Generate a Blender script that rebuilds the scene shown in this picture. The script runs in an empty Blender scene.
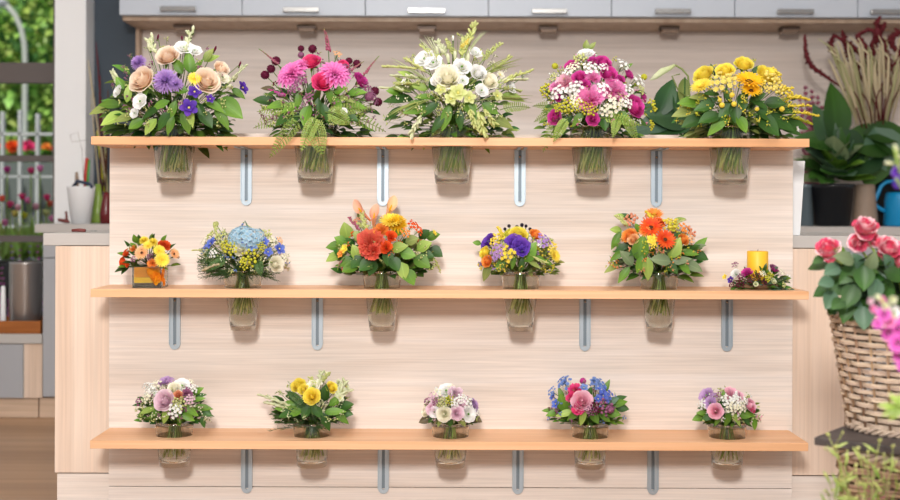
import bpy, bmesh, math, random
from mathutils import Vector, Matrix, Quaternion
PI = math.pi
rnd = random.Random(7)
sc = bpy.context.scene
COL = sc.collection
K_ROLL = 0.0035
H = 0.97

# ------------------------------------------------------------------ helpers
def lin(c):
    c = c / 255.0
    return c / 12.92 if c <= 0.04045 else ((c + 0.055) / 1.055) ** 2.4
def rgb(h, a=1.0):
    if isinstance(h, str):
        h = h.lstrip('#'); h = tuple(int(h[i:i + 2], 16) for i in (0, 2, 4))
    return (lin(h[0]), lin(h[1]), lin(h[2]), a)

def P(px, py, Y):
    """pixel -> world point at depth plane Y"""
    d = Y + 3.6
    x = (px - 450) / 1200.0; u = (210 - py) / 1200.0
    x, u = x - K_ROLL * u, u + K_ROLL * x
    return Vector((x * d, Y, H + u * d))
def S(Y): return (Y + 3.6) / 1200.0

class MB:
    def __init__(self): self.v = []; self.f = []; self.m = []; self.uv = []
    def quad(self, idx, m=0, uv=None):
        self.f.append(tuple(idx)); self.m.append(m); self.uv.append(uv or [(0.5, 0.5)] * len(idx))
    def grid(self, fn, nu, nv, m=0, closed=False):
        b = len(self.v); nn = nu if closed else nu + 1
        for j in range(nv + 1):
            for i in range(nn):
                self.v.append(Vector(fn(i / nu, j / nv)))
        for j in range(nv):
            for i in range(nu):
                i2 = (i + 1) % nn if closed else i + 1
                self.quad((b + j * nn + i, b + j * nn + i2, b + (j + 1) * nn + i2, b + (j + 1) * nn + i), m,
                          [(i / nu, j / nv), ((i + 1) / nu, j / nv), ((i + 1) / nu, (j + 1) / nv), (i / nu, (j + 1) / nv)])
    def box(self, x0, x1, y0, y1, z0, z1, m=0):
        b = len(self.v)
        for z in (z0, z1):
            for (x, y) in ((x0, y0), (x1, y0), (x1, y1), (x0, y1)): self.v.append(Vector((x, y, z)))
        for q in ((3, 2, 1, 0), (4, 5, 6, 7), (0, 1, 5, 4), (1, 2, 6, 5), (2, 3, 7, 6), (3, 0, 4, 7)):
            self.quad([b + i for i in q], m)
    def lathe(self, prof, n=32, m=0, c=(0, 0, 0), M=None):
        b = len(self.v); c = Vector(c)
        for (r, z) in prof:
            for i in range(n):
                a = 2 * PI * i / n; p = Vector((r * math.cos(a), r * math.sin(a), z))
                self.v.append((M @ p) if M else p + c)
        L = len(prof)
        for j in range(L - 1):
            for i in range(n):
                i2 = (i + 1) % n
                self.quad((b + j * n + i, b + j * n + i2, b + (j + 1) * n + i2, b + (j + 1) * n + i), m,
                          [(0, j / L), (1, j / L), (1, (j + 1) / L), (0, (j + 1) / L)])
        if prof[0][0] > 1e-6: self.quad([b + i for i in range(n)][::-1], m)
        if prof[-1][0] > 1e-6: self.quad([b + (L - 1) * n + i for i in range(n)], m)
    def tube(self, pts, r, n=6, m=0, closed=False):
        pts = [Vector(p) for p in pts]; N = len(pts)
        rs = r if isinstance(r, (list, tuple)) else [r] * N
        b = len(self.v); up = Vector((0.13, 0.31, 0.94)); ref = None
        for i, p in enumerate(pts):
            if closed: t = pts[(i + 1) % N] - pts[i - 1]
            else: t = pts[min(i + 1, N - 1)] - pts[max(i - 1, 0)]
            if t.length < 1e-9: t = Vector((0, 0, 1))
            t.normalize()
            if ref is None:
                ref = up.cross(t)
                if ref.length < 0.1: ref = Vector((1, 0, 0)).cross(t)
            ref = ref - t * ref.dot(t)
            if ref.length < 1e-6: ref = t.orthogonal()
            ref.normalize()
            o = t.cross(ref)
            for k in range(n):
                a = 2 * PI * k / n
                self.v.append(p + (ref * math.cos(a) + o * math.sin(a)) * rs[i])
        for i in range(N if closed else N - 1):
            for k in range(n):
                k2 = (k + 1) % n; i2 = (i + 1) % N
                self.quad((b + i * n + k, b + i * n + k2, b + i2 * n + k2, b + i2 * n + k), m,
                          [(0, i / N), (1, i / N), (1, (i + 1) / N), (0, (i + 1) / N)])
        if not closed:
            self.quad([b + k for k in range(n)][::-1], m); self.quad([b + (N - 1) * n + k for k in range(n)], m)
    def ball(self, c, r, n=6, m=0, sz=1.0, M=None):
        L = max(3, n // 2 + 1)
        c = Vector(c); b = len(self.v)
        for j in range(L + 1):
            t = PI * j / L
            for i in range(n):
                a = 2 * PI * i / n
                p = Vector((r * math.sin(t) * math.cos(a), r * math.sin(t) * math.sin(a), -r * sz * math.cos(t)))
                self.v.append((M @ p if M else p) + c)
        for j in range(L):
            for i in range(n):
                i2 = (i + 1) % n
                self.quad((b + j * n + i, b + j * n + i2, b + (j + 1) * n + i2, b + (j + 1) * n + i), m,
                          [(0, j / L), (1, j / L), (1, (j + 1) / L), (0, (j + 1) / L)])
    def add(self, other, M, m=None):
        b = len(self.v)
        self.v += [M @ p for p in other.v]
        for f, mm, uv in zip(other.f, other.m, other.uv):
            self.f.append(tuple(i + b for i in f)); self.m.append(mm if m is None else m); self.uv.append(uv)
    def mesh(self, name, mats, smooth=True, merge=False):
        me = bpy.data.meshes.new(name)
        me.from_pydata([tuple(p) for p in self.v], [], self.f)
        if not isinstance(mats, (list, tuple)): mats = [mats]
        for mt in mats: me.materials.append(mt)
        me.polygons.foreach_set('material_index', self.m)
        me.polygons.foreach_set('use_smooth', [smooth] * len(self.f))
        uvl = me.uv_layers.new(name='UVMap')
        flat = [c for uv in self.uv for p in uv for c in p]
        uvl.data.foreach_set('uv', flat)
        me.update()
        return me
    def build(self, name, mats, parent=None, smooth=True, loc=None, bevel=0):
        o = bpy.data.objects.new(name, self.mesh(name, mats, smooth)); COL.objects.link(o)
        if parent:
            o.parent = parent
            if loc is None and not getattr(parent, '_local', False): o.matrix_parent_inverse = Matrix.Translation(-Vector(parent.location))
        if loc is not None: o.location = loc
        if bevel:
            md = o.modifiers.new('bevel', 'BEVEL'); md.width = bevel; md.segments = 2; md.limit_method = 'ANGLE'
        return o

def thing(name, label, cat, loc=(0, 0, 0), group=None):
    o = bpy.data.objects.new(name, None); COL.objects.link(o); o.location = loc
    o.empty_display_size = 0.05
    o['label'] = label; o['category'] = cat
    if group: o['group'] = group
    return o
def tag(o, label, cat, group=None):
    o['label'] = label; o['category'] = cat
    if group: o['group'] = group
    return o
def struct(o): o['kind'] = 'structure'; return o

def put(mesh, name, parent, pos, direction, scale, roll=0.0):
    """child object with shared mesh; pos in world"""
    o = bpy.data.objects.new(name, mesh); COL.objects.link(o)
    q = Vector(direction).normalized().to_track_quat('Z', 'Y') @ Quaternion((0, 0, 1), roll)
    pl = Vector(parent.location) if parent else Vector((0, 0, 0))
    o.parent = parent
    s = scale if isinstance(scale, (tuple, list)) else (scale,) * 3
    o.matrix_basis = Matrix.LocRotScale(Vector(pos) - pl, q, Vector(s))
    return o

# ------------------------------------------------------------------ materials
def nodes(name):
    m = bpy.data.materials.new(name); m.use_nodes = True
    nt = m.node_tree; return m, nt, nt.nodes, nt.links, nt.nodes['Principled BSDF']
def flat(name, col, rough=0.5, metal=0.0, var=0.0, spec=0.5, coat=0.0):
    m, nt, N, L, b = nodes(name)
    b.inputs['Base Color'].default_value = rgb(col); b.inputs['Roughness'].default_value = rough
    b.inputs['Metallic'].default_value = metal; b.inputs['Specular IOR Level'].default_value = spec
    b.inputs['Coat Weight'].default_value = coat
    if var:
        tc = N.new('ShaderNodeTexCoord'); nz = N.new('ShaderNodeTexNoise'); nz.inputs['Scale'].default_value = 14
        nz.inputs['Detail'].default_value = 4
        L.new(tc.outputs['Object'], nz.inputs['Vector'])
        hs = N.new('ShaderNodeHueSaturation'); hs.inputs['Color'].default_value = rgb(col)
        mr = N.new('ShaderNodeMapRange'); mr.inputs['To Min'].default_value = 1 - var; mr.inputs['To Max'].default_value = 1 + var
        L.new(nz.outputs['Fac'], mr.inputs['Value']); L.new(mr.outputs['Result'], hs.inputs['Value'])
        L.new(hs.outputs['Color'], b.inputs['Base Color'])
    return m
def organic(name, c0, c1, rough=0.55, trans=0.25, vary=0.18, hue=0.012, stripe=0.0, spec=0.3):
    """petal / leaf: colour runs c0 (base) -> c1 (tip); every petal or leaf differs slightly; lets some light through"""
    m, nt, N, L, b = nodes(name)
    uv = N.new('ShaderNodeUVMap'); sp = N.new('ShaderNodeSeparateXYZ'); L.new(uv.outputs['UV'], sp.inputs[0])
    mix = N.new('ShaderNodeMix'); mix.data_type = 'RGBA'
    mix.inputs['A'].default_value = rgb(c0); mix.inputs['B'].default_value = rgb(c1)
    L.new(sp.outputs['Y'], mix.inputs['Factor'])
    geo = N.new('ShaderNodeNewGeometry'); oi = N.new('ShaderNodeObjectInfo')
    ad = N.new('ShaderNodeMath'); ad.operation = 'ADD'; L.new(geo.outputs['Random Per Island'], ad.inputs[0]); L.new(oi.outputs['Random'], ad.inputs[1])
    hs = N.new('ShaderNodeHueSaturation'); L.new(mix.outputs['Result'], hs.inputs['Color'])
    mr = N.new('ShaderNodeMapRange'); mr.inputs['From Max'].default_value = 2.0
    mr.inputs['To Min'].default_value = 1 - vary; mr.inputs['To Max'].default_value = 1 + vary
    L.new(ad.outputs[0], mr.inputs['Value']); L.new(mr.outputs['Result'], hs.inputs['Value'])
    mh = N.new('ShaderNodeMapRange'); mh.inputs['To Min'].default_value = 0.5 - hue; mh.inputs['To Max'].default_value = 0.5 + hue
    L.new(geo.outputs['Random Per Island'], mh.inputs['Value']); L.new(mh.outputs['Result'], hs.inputs['Hue'])
    src = hs.outputs['Color']
    if stripe:
        ab = N.new('ShaderNodeMath'); ab.operation = 'SUBTRACT'; ab.inputs[1].default_value = 0.5; L.new(sp.outputs['X'], ab.inputs[0])
        a2 = N.new('ShaderNodeMath'); a2.operation = 'ABSOLUTE'; L.new(ab.outputs[0], a2.inputs[0])
        m3 = N.new('ShaderNodeMapRange'); m3.inputs['From Max'].default_value = 0.06; m3.inputs['To Min'].default_value = 1 + stripe; m3.inputs['To Max'].default_value = 1.0
        L.new(a2.outputs[0], m3.inputs['Value'])
        h2 = N.new('ShaderNodeHueSaturation'); L.new(src, h2.inputs['Color']); L.new(m3.outputs['Result'], h2.inputs['Value']); src = h2.outputs['Color']
    L.new(src, b.inputs['Base Color'])
    b.inputs['Roughness'].default_value = rough; b.inputs['Specular IOR Level'].default_value = spec
    if trans:
        tr = N.new('ShaderNodeBsdfTranslucent'); L.new(src, tr.inputs['Color'])
        ms = N.new('ShaderNodeMixShader'); ms.inputs[0].default_value = trans
        L.new(b.outputs[0], ms.inputs[1]); L.new(tr.outputs[0], ms.inputs[2]); L.new(ms.outputs[0], N['Material Output'].inputs['Surface'])
    return m
def wood(name, light, mid, dark, axis='x', scale=1.0, rough=0.5, contrast=1.0, fine=1.0):
    m, nt, N, L, b = nodes(name)
    tc = N.new('ShaderNodeTexCoord'); mp = N.new('ShaderNodeMapping')
    st = {'x': (0.35, 9, 9), 'z': (9, 9, 0.35), 'y': (9, 0.35, 9)}[axis]
    mp.inputs['Scale'].default_value = [s * scale for s in st]
    L.new(tc.outputs['Object'], mp.inputs['Vector'])
    n1 = N.new('ShaderNodeTexNoise'); n1.inputs['Scale'].default_value = 1.6; n1.inputs['Detail'].default_value = 5; n1.inputs['Distortion'].default_value = 0.6
    L.new(mp.outputs[0], n1.inputs['Vector'])
    mp2 = N.new('ShaderNodeMapping'); st2 = {'x': (1.2, 60, 60), 'z': (60, 60, 1.2), 'y': (60, 1.2, 60)}[axis]
    mp2.inputs['Scale'].default_value = [s * scale * fine for s in st2]; L.new(tc.outputs['Object'], mp2.inputs['Vector'])
    n2 = N.new('ShaderNodeTexNoise'); n2.inputs['Scale'].default_value = 2.2; n2.inputs['Detail'].default_value = 3
    L.new(mp2.outputs[0], n2.inputs['Vector'])
    cr = N.new('ShaderNodeValToRGB'); e = cr.color_ramp.elements
    e[0].position = 0.28; e[0].color = rgb(dark); e[1].position = 0.72; e[1].color = rgb(light)
    k = e.new(0.5); k.color = rgb(mid)
    L.new(n1.outputs['Fac'], cr.inputs['Fac'])
    hs = N.new('ShaderNodeHueSaturation'); L.new(cr.outputs['Color'], hs.inputs['Color'])
    mr = N.new('ShaderNodeMapRange'); mr.inputs['From Min'].default_value = 0.3; mr.inputs['From Max'].default_value = 0.7
    mr.inputs['To Min'].default_value = 1 - 0.10 * contrast; mr.inputs['To Max'].default_value = 1 + 0.07 * contrast
    L.new(n2.outputs['Fac'], mr.inputs['Value']); L.new(mr.outputs['Result'], hs.inputs['Value'])
    L.new(hs.outputs['Color'], b.inputs['Base Color'])
    b.inputs['Roughness'].default_value = rough; b.inputs['Specular IOR Level'].default_value = 0.3
    bp = N.new('ShaderNodeBump'); bp.inputs['Strength'].default_value = 0.15; bp.inputs['Distance'].default_value = 0.002
    L.new(n2.outputs['Fac'], bp.inputs['Height']); L.new(bp.outputs[0], b.inputs['Normal'])
    return m
def glassy(name, col='ffffff', rough=0.0, ior=1.45, clear=0.0, tint='ffffff'):
    m, nt, N, L, b = nodes(name)
    b.inputs['Base Color'].default_value = rgb(col); b.inputs['Transmission Weight'].default_value = 1.0
    b.inputs['Roughness'].default_value = rough; b.inputs['IOR'].default_value = ior
    if clear:
        tr = N.new('ShaderNodeBsdfTransparent'); tr.inputs['Color'].default_value = rgb(tint)
        ms = N.new('ShaderNodeMixShader'); ms.inputs[0].default_value = clear
        L.new(b.outputs[0], ms.inputs[1]); L.new(tr.outputs[0], ms.inputs[2]); L.new(ms.outputs[0], N['Material Output'].inputs['Surface'])
    return m

M_oak_h = wood('pale_oak_horizontal_grain', 'eee4dd', 'e6dad0', 'dacbbf', 'x', 1.3, .55, 1.1)
M_oak_v = wood('pale_oak_vertical_grain', 'e9d6c5', 'e2cbb8', 'd6bca6', 'z', 1.0, .55, .8)
M_oak_back = wood('pale_oak_back_panel', 'e0d5cd', 'd9ccc3', 'cfc0b5', 'x', 0.8)
M_oak_low = wood('warm_oak_plinth', 'dcc4ae', 'd2b79f', 'c3a68c', 'x', 1.0)
M_oak_frame = wood('oak_frame', 'c4ad98', 'b89f89', 'a88d76', 'z', 1.0)
M_beech = wood('beech_shelf', 'edc19a', 'e5b287', 'd9a274', 'x', 1.0, 0.42, .7)
M_worktop = flat('grey_stone_worktop', 'bcb8b4', 0.45, var=0.06)
M_greydoor = flat('pale_grey_laminate', 'b9c0ca', 0.4, var=0.01)
M_greydoor2 = flat('grey_drawer_laminate', 'a9abb0', 0.45, var=0.01)
M_floor = wood('brown_floor', 'c4a182', 'b79272', 'a07e60', 'x', 0.35, 0.4, 1.0, 0.3)
M_steel = flat('brushed_steel', 'a9a7a4', 0.22, 1.0)
M_zinc = flat('zinc_plated_steel', 'b4c2cc', 0.42, 0.6)
M_slot = flat('bracket_recess_grey', '7e8c96', 0.5, 0.5)
M_bronze = flat('dark_bronze', '5a4a40', 0.4, 0.5)
M_bronze2 = flat('warm_bronze_lens', '8d7563', 0.4, 0.2)
M_white = flat('white_paint', 'eeeff0', 0.6, var=0.01)
M_slate = flat('slate_blue_paint', '3f4a55', 0.7, var=0.02)
M_darkframe = flat('dark_window_frame', '625a57', 0.5, 0.1)
M_glass = glassy('clear_glass', 'f6f8f2', 0, 1.45, .12, 'ffffff')
M_water = glassy('water', 'f8f8f0', 0, 1.33, .75, 'ffffff')
M_pane = glassy('window_pane', 'ffffff', 0, 1.02)
M_white_cer = flat('white_ceramic', 'eef0f2', 0.35)
M_black = flat('black_plastic', '1e2025', 0.35)
M_blue = flat('blue_plastic', '1388bd', 0.3)
M_taupe = flat('taupe_ceramic', '94806f', 0.6, var=0.05)
M_blueglass = flat('smoky_blue_glass', '6b7a82', 0.15)
M_red = flat('red_plastic', 'b5271f', 0.4); M_redbrown = flat('oxblood_handle', '7a3833', 0.5)
M_greenpl = flat('green_plastic', '3e8a3a', 0.4); M_navy = flat('navy_plastic', '26364f', 0.4)
M_orangewood = wood('orange_brown_wood', 'b5713a', 'a4622e', '8a4e22', 'x', 2.0)
M_willow = organic('willow_rod', 'b8a28e', 'cdb8a4', .65, 0, .3, .01)
M_willow_d = organic('brown_willow_rod', '94765c', 'ab8d72', .7, 0, .3, .01)
M_darkboard = wood('dark_stained_board', '5d5553', '4d4644', '3b3635', 'x', 2.0, 0.5)
M_soil = flat('dark_soil', '2e241d', 0.9)
M_terra = flat('dark_pot', '33302f', 0.5)
M_wax = flat('yellow_wax', 'f6c02c', 0.45, var=0.03)
M_wick = flat('wick', '3a3530', 0.9)
M_dish = flat('brown_bark_dish', '8b6d50', 0.8, var=0.15)
M_organza = organic('orange_organza', 'f59a1e', 'f8a92f', 0.5, 0.5, 0.12)
M_wrap_o = organic('orange_wrap', 'f28c14', 'f9b32a', 0.4, 0.2, 0.05); M_wrap_y = flat('yellow_sand', 'f2c21c', 0.6, var=0.08)
M_pebble = flat('dark_pebbles', '6a5c4c', 0.7, var=0.2)
M_twine = flat('green_binding', '3f6a55', 0.8)

_lc = {}
LEAF = {'mid': ((72, 112, 30), (116, 154, 54)), 'dark': ((34, 66, 22), (66, 106, 40)), 'light': ((132, 162, 66), (174, 196, 100)), 'olive': ((112, 130, 62), (154, 164, 92)),
        'blue': ((66, 98, 74), (96, 128, 100)), 'fern': ((112, 142, 54), (158, 176, 88)), 'pale': ((194, 202, 146), (222, 226, 186)), 'needle': ((54, 86, 38), (92, 126, 66)),
        'grass': ((144, 160, 78), (188, 194, 118)), 'brown': ((88, 74, 50), (108, 94, 64)), 'tree': ((112, 150, 62), (166, 196, 100)), 'treed': ((64, 104, 52), (102, 138, 70)), 'treey': ((178, 186, 80), (206, 214, 106)),
        'dk2': ((32, 60, 34), (56, 92, 50)), 'grey': ((108, 126, 90), (138, 154, 114))}
def leafmat(k):
    if k not in _lc: _lc[k] = organic('leaf_' + k, LEAF[k][0], LEAF[k][1], 0.45, 0.22, 0.42, 0.03, 0.25, 0.4)
    return _lc[k]
PETAL = {'peach': ('f8b47c', 'fff0dc'), 'purple': ('5a2a9a', '7a4cc0'), 'aster': ('9a70c4', 'c8a4e4'), 'violet': ('45208c', '6a44ba'), 'yellow': ('fcd824', 'fff05c'),  # peach base deepened: shade between rose petals painted into the gradient
         'white': ('f2f4e4', 'ffffff'), 'cream': ('f4efc8', 'fffcec'), 'hotpink': ('d81560', 'f4468c'), 'dahlia': ('d83aa0', 'f58ad0'), 'magenta': ('c01080', 'e040a8'),
         'maroon': ('5a1232', '7c2448'), 'mauve': ('8c4a72', 'b87a9e'), 'limegreen': ('b9c45a', 'e2e6a0'), 'pink': ('f060b0', 'fca0d8'), 'rosepink': ('f27ca8', 'ffd0e0'),
         'hydra': ('8fbcd8', 'c2dfec'), 'blue': ('3850c0', '6c88e4'), 'skyblue': ('4a6ec0', '86a6e2'), 'chartreuse': ('c2c422', 'e2e040'), 'coral': ('e8402a', 'fb7a5c'),
         'orange': ('f88a28', 'ffa848'), 'redorange': ('e23d0c', 'f8601c'), 'apricot': ('f8ac6c', 'fccc94'), 'calla': ('f88c58', 'ffc0a0'), 'callay': ('fcbc58', 'ffd0a0'), 'lilac': ('a878b8', 'cda6da'),
         'lilacpink': ('e8b0cc', 'fce2ee'), 'salmon': ('e07a50', 'f0a880'), 'deepyellow': ('fab800', 'ffd61c'), 'tworose': ('fff0e0', 'e43a72'), 'rosered': ('f7a4b4', 'd92858'),
         'stock': ('d040b0', 'ee7ad8'), 'brown': ('4a2a18', '6a4228'), 'centreyel': ('c89a10', 'e8c030'), 'red': ('c01818', 'e03030'), 'amar': ('5c1c22', '7e2e34'), 'dry': ('c8b690', 'e4d8b8'), 'dryg': ('a8a878', 'c6c496'), 'palebud': ('c9d68e', 'f0f2d4'),
         'blackberry': ('26202c', '3c3444'), 'pinkspike': ('a84a68', 'd08098'), 'lemon': ('f4dc4a', 'fbec86')}
_pc = {}
def lift(h, f):
    return '%02x%02x%02x' % tuple(int(int(h[i:i + 2], 16) + (255 - int(h[i:i + 2], 16)) * f) for i in (0, 2, 4))
def blend(a, b, f):
    return '%02x%02x%02x' % tuple(int(int(a[i:i + 2], 16) * (1 - f) + int(b[i:i + 2], 16) * f) for i in (0, 2, 4))
def petmat(k):
    if k not in _pc:
        dk = k in ('maroon', 'brown', 'amar', 'blackberry', 'red', 'violet', 'mauve', 'pinkspike', 'dry', 'dryg', 'purple')
        a, b = PETAL[k]
        if not dk: a, b = blend(a, b, .35), lift(b, .12)
        _pc[k] = organic('petal_' + k, a, b, 0.6, 0.38, 0.10, 0.008, 0.0, 0.25)
    return _pc[k]

# ------------------------------------------------------------------ leaves and flowers (unit size)
def leaf_mb(W=0.25, fold=0.25, arch=0.2, nv=6, p=0.85, q=0.9):
    mb = MB()
    def fn(u, v):
        s = (u - 0.5) * 2
        w = W * max(0.0, math.sin(PI * min(1, v ** p))) ** q
        return (s * w, v, -arch * v * v + fold * abs(s) * w)
    mb.grid(fn, 4, nv)
    return mb
LEAFS = [leaf_mb(0.27, 0.3, 0.25), leaf_mb(0.23, 0.15, 0.4), leaf_mb(0.31, 0.35, 0.12), leaf_mb(0.2, 0.2, 0.3)]
ROUND = [leaf_mb(0.36, 0.2, 0.2, 6, 0.75), leaf_mb(0.4, 0.25, 0.1, 6, 0.8)]
NARROW = [leaf_mb(0.09, 0.3, 0.3), leaf_mb(0.07, 0.2, 0.15)]
_lm = {}
def leafmesh(kind, i, mk):
    key = (kind, i, mk)
    if key not in _lm:
        _lm[key] = {'l': LEAFS, 'r': ROUND, 'n': NARROW}[kind][i].mesh('leaf_blade', leafmat(mk))
    return _lm[key]
def leafM(pos, d, nrm, s):
    """matrix mapping leaf (along +Y, normal +Z) to direction d facing nrm"""
    y = Vector(d).normalized(); z = Vector(nrm) - y * Vector(nrm).dot(y)
    if z.length < 1e-4: z = y.orthogonal()
    z.normalize(); x = y.cross(z)
    R = Matrix((x, y, z)).transposed().to_4x4()
    return Matrix.Translation(Vector(pos)) @ R @ Matrix.Diagonal((s, s, s, 1))

def rev_petal(mb, yaw, span, r0, r1, z0, h, curl, m=0, nu=6, nv=6, ruf=0.0, ph=0.0):
    def fn(u, v):
        s = (u - 0.5) * 2; vv = v * (1 - 0.2 * s * s)
        rho = r0 + (r1 - r0) * math.sin(vv * PI / 2) ** 0.9
        if vv > 0.7: rho += curl * ((vv - 0.7) / 0.3) ** 1.5
        rho += 0.03 * s
        rho += ruf * math.sin(s * 7 + ph) * vv * vv
        z = z0 + h * (vv ** 1.1) - (0.5 * curl * ((vv - 0.8) / 0.2) ** 2 if vv > 0.8 else 0)
        z += ruf * math.cos(s * 9 + ph) * vv * vv
        a = yaw + s * span
        return (rho * math.cos(a), rho * math.sin(a), z)
    mb.grid(fn, nu, nv, m)
def strap(mb, yaw, L, W, e0, e1, r0=0.08, z0=0.0, m=0, nv=4, tip=0.6, cup=0.2):
    """strap petal leaving the axis with elevation e0 bending to e1"""
    pts = []; r = r0; z = z0
    for j in range(nv + 1):
        pts.append((r, z)); e = e0 + (e1 - e0) * j / nv
        r += L / nv * math.cos(e); z += L / nv * math.sin(e)
    ca, sa = math.cos(yaw), math.sin(yaw)
    def fn(u, v):
        j = min(nv, int(round(v * nv))); r, z = pts[j]; s = (u - 0.5) * 2
        w = W * (0.35 + 0.65 * math.sin(PI * min(1, v * 0.85 + 0.12)) ** tip) * (0.45 if j == nv else 1)
        z += cup * w * s * s
        return (r * ca - s * w * sa, r * sa + s * w * ca, z)
    mb.grid(fn, 2, nv, m)
def flower_rose(r, ruf=0.004, alt=False):
    mb = MB(); K = 7
    mb.ball((0, 0, 0.16), 0.09, 8, 0)
    for k in range(K):
        t = k / (K - 1); n = (2, 3, 3, 4, 5, 5, 6)[k]
        for i in range(n):
            top = 0.40 - 0.36 * t ** 3 + r.uniform(-.05, .05)
            z0 = -0.5; rev_petal(mb, k * 2.4 + i * 2 * PI / n + r.uniform(-.2, .2), (1.5, 1.25, 1.15, .95, .8, .78, .7)[k], 0.06 + 0.24 * t, 0.14 + 0.62 * t + r.uniform(-.02, .02), z0, top - z0, 0.0 if k < 3 else 0.05 + 0.16 * (t - .4), (2 if alt and r.random() < .4 else 0), 6, 7, ruf, r.random() * 6)
    mb.lathe([(0.02, -0.75), (0.2, -0.7), (0.28, -0.5), (0.2, -0.45)], 10, 1)
    for i in range(5): strap(mb, i * 1.257, 0.55, 0.1, -0.2, -0.9, 0.15, -0.55, 1)
    return mb
def flower_rosebud(r):
    mb = MB()
    for k in range(5):
        t = k / 4; n = 3 if k < 3 else 4
        for i in range(n):
            rev_petal(mb, k * 2.4 + i * 2 * PI / n, (1.4 - 0.5 * t), 0.15 + 0.25 * t, 0.2 + 0.55 * t, -0.8, 1.55 - 0.3 * t, 0.02 + 0.2 * t, 0, 6, 7)
    mb.lathe([(0.02, -1.0), (0.25, -0.95), (0.4, -0.75), (0.3, -0.7)], 10, 1)
    for i in range(5): strap(mb, i * 1.257, 0.7, 0.12, 0.3, -0.6, 0.3, -0.8, 1)
    return mb
def flower_eustoma(r):
    mb = MB()
    for k in range(3):
        n = 4 + k
        for i in range(n):
            rev_petal(mb, k * 1.1 + i * 2 * PI / n, 0.75, 0.1, 0.35 + 0.25 * k, -0.5, 0.85 - 0.12 * k, 0.12 + 0.06 * k, 0, 5, 5, 0.05, r.random() * 6)
    mb.ball((0, 0, -0.1), 0.14, 6, 1)
    return mb
def flower_carnation(r):
    mb = MB()
    for k in range(6):
        t = k / 5; n = 5 + k
        for i in range(n):
            rev_petal(mb, r.random() * 6.28, 0.5, 0.05, 0.1 + 0.82 * t, -0.45, 0.95 - 0.5 * t ** 1.5 + r.uniform(-.06, .06), 0.08, 0, 6, 4, 0.09, r.random() * 6)
    mb.lathe([(0.1, -0.9), (0.22, -0.6), (0.2, -0.4)], 8, 1)
    return mb
def flower_dahlia(r):
    mb = MB()
    for k in range(5):
        t = k / 4; n = 7 + 3 * k; e = 1.35 - 1.15 * t
        for i in range(n):
            strap(mb, (i + 0.5 * (k % 2)) * 2 * PI / n + r.uniform(-.06, .06), 0.3 + 0.62 * t, 0.07 + 0.09 * t, e, e - 0.5, 0.06, -0.1 + 0.12 * (1 - t), 0, 4, 0.7, 0.9)
    return mb
def flower_gerbera(r):
    mb = MB()
    for k in range(2):
        n = 20
        for i in range(n):
            strap(mb, (i + 0.5 * k) * 2 * PI / n + r.uniform(-.05, .05), 0.78 - 0.12 * k, 0.1, 0.35 + 0.2 * k, 0.05, 0.2, 0.0 + 0.05 * k, 0, 3, 0.6, 0.3)
    for i in range(16): strap(mb, i * 2 * PI / 16, 0.3, 0.05, 0.9, 0.5, 0.12, 0.05, 0, 2)
    mb.lathe([(0.26, -0.02), (0.24, 0.08), (0.12, 0.13), (0.0, 0.12)], 12, 1)
    return mb
def flower_pompon(r):
    mb = MB()
    for k in range(9):
        t = k / 8; n = int(5 + 14 * math.sin(PI * (0.08 + 0.5 * t))); e = 1.45 - 1.6 * t
        for i in range(n):
            strap(mb, i * 2 * PI / n + k * 0.7 + r.uniform(-.1, .1), 0.75 + r.uniform(-.06, .06), 0.075, e, e - 0.25, 0.05, -0.2, 0, 3, 0.5, 0.6)
    return mb
def flower_hydrangea(r):
    mb = MB(); n = 46
    for i in range(n):
        z = 1 - (i + 0.5) / n * 1.15; a = i * 2.39996; q = math.sqrt(max(0, 1 - z * z))
        d = Vector((q * math.cos(a), q * math.sin(a), z)); rr = 0.8 + r.uniform(-.06, .06)
        R = d.to_track_quat('Z', 'Y').to_matrix().to_4x4()
        T = Matrix.Translation(d * rr) @ R @ Matrix.Rotation(r.random() * 6, 4, 'Z')
        s = MB()
        for j in range(4): strap(s, j * PI / 2, 0.2, 0.11, 0.25, -0.1, 0.01, 0, 0, 2, 0.4, 0.4)
        s.ball((0, 0, 0.02), 0.025, 4, 0)
        mb.add(s, T)
    return mb
def flower_star(r):
    mb = MB()
    for j in range(5): strap(mb, j * 1.2566, 0.85, 0.34, 0.45, 0.0, 0.08, 0, 0, 4, 0.5, 0.25)
    for j in range(5): strap(mb, j * 1.2566 + 0.6, 0.5, 0.2, 0.8, 0.4, 0.06, 0.05, 0, 3, 0.5, 0.3)
    mb.ball((0, 0, 0.1), 0.14, 6, 1)
    return mb
def flower_cluster(r):
    """sprig of small button blossoms"""
    mb = MB(); n = 12
    for i in range(n):
        a = i * 2.39996; q = math.sqrt((i + 0.5) / n) * 0.85
        c = Vector((q * math.cos(a), q * math.sin(a), 0.45 * (1 - q * q) + r.uniform(-.18, .18)))
        s = MB(); R = (Vector((c.x * 0.7, c.y * 0.7, 1))).to_track_quat('Z', 'Y').to_matrix().to_4x4()
        for j in range(6): strap(s, j * 1.047, 0.23, 0.11, 0.5, 0.1, 0.02, 0, 0, 2, 0.4, 0.3)
        s.ball((0, 0, 0.03), 0.07, 5, 0)
        mb.add(s, Matrix.Translation(c) @ R)
        mb.tube([c, (c.x * 0.3, c.y * 0.3, -0.9)], 0.014, 3, 1)
    return mb
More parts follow.
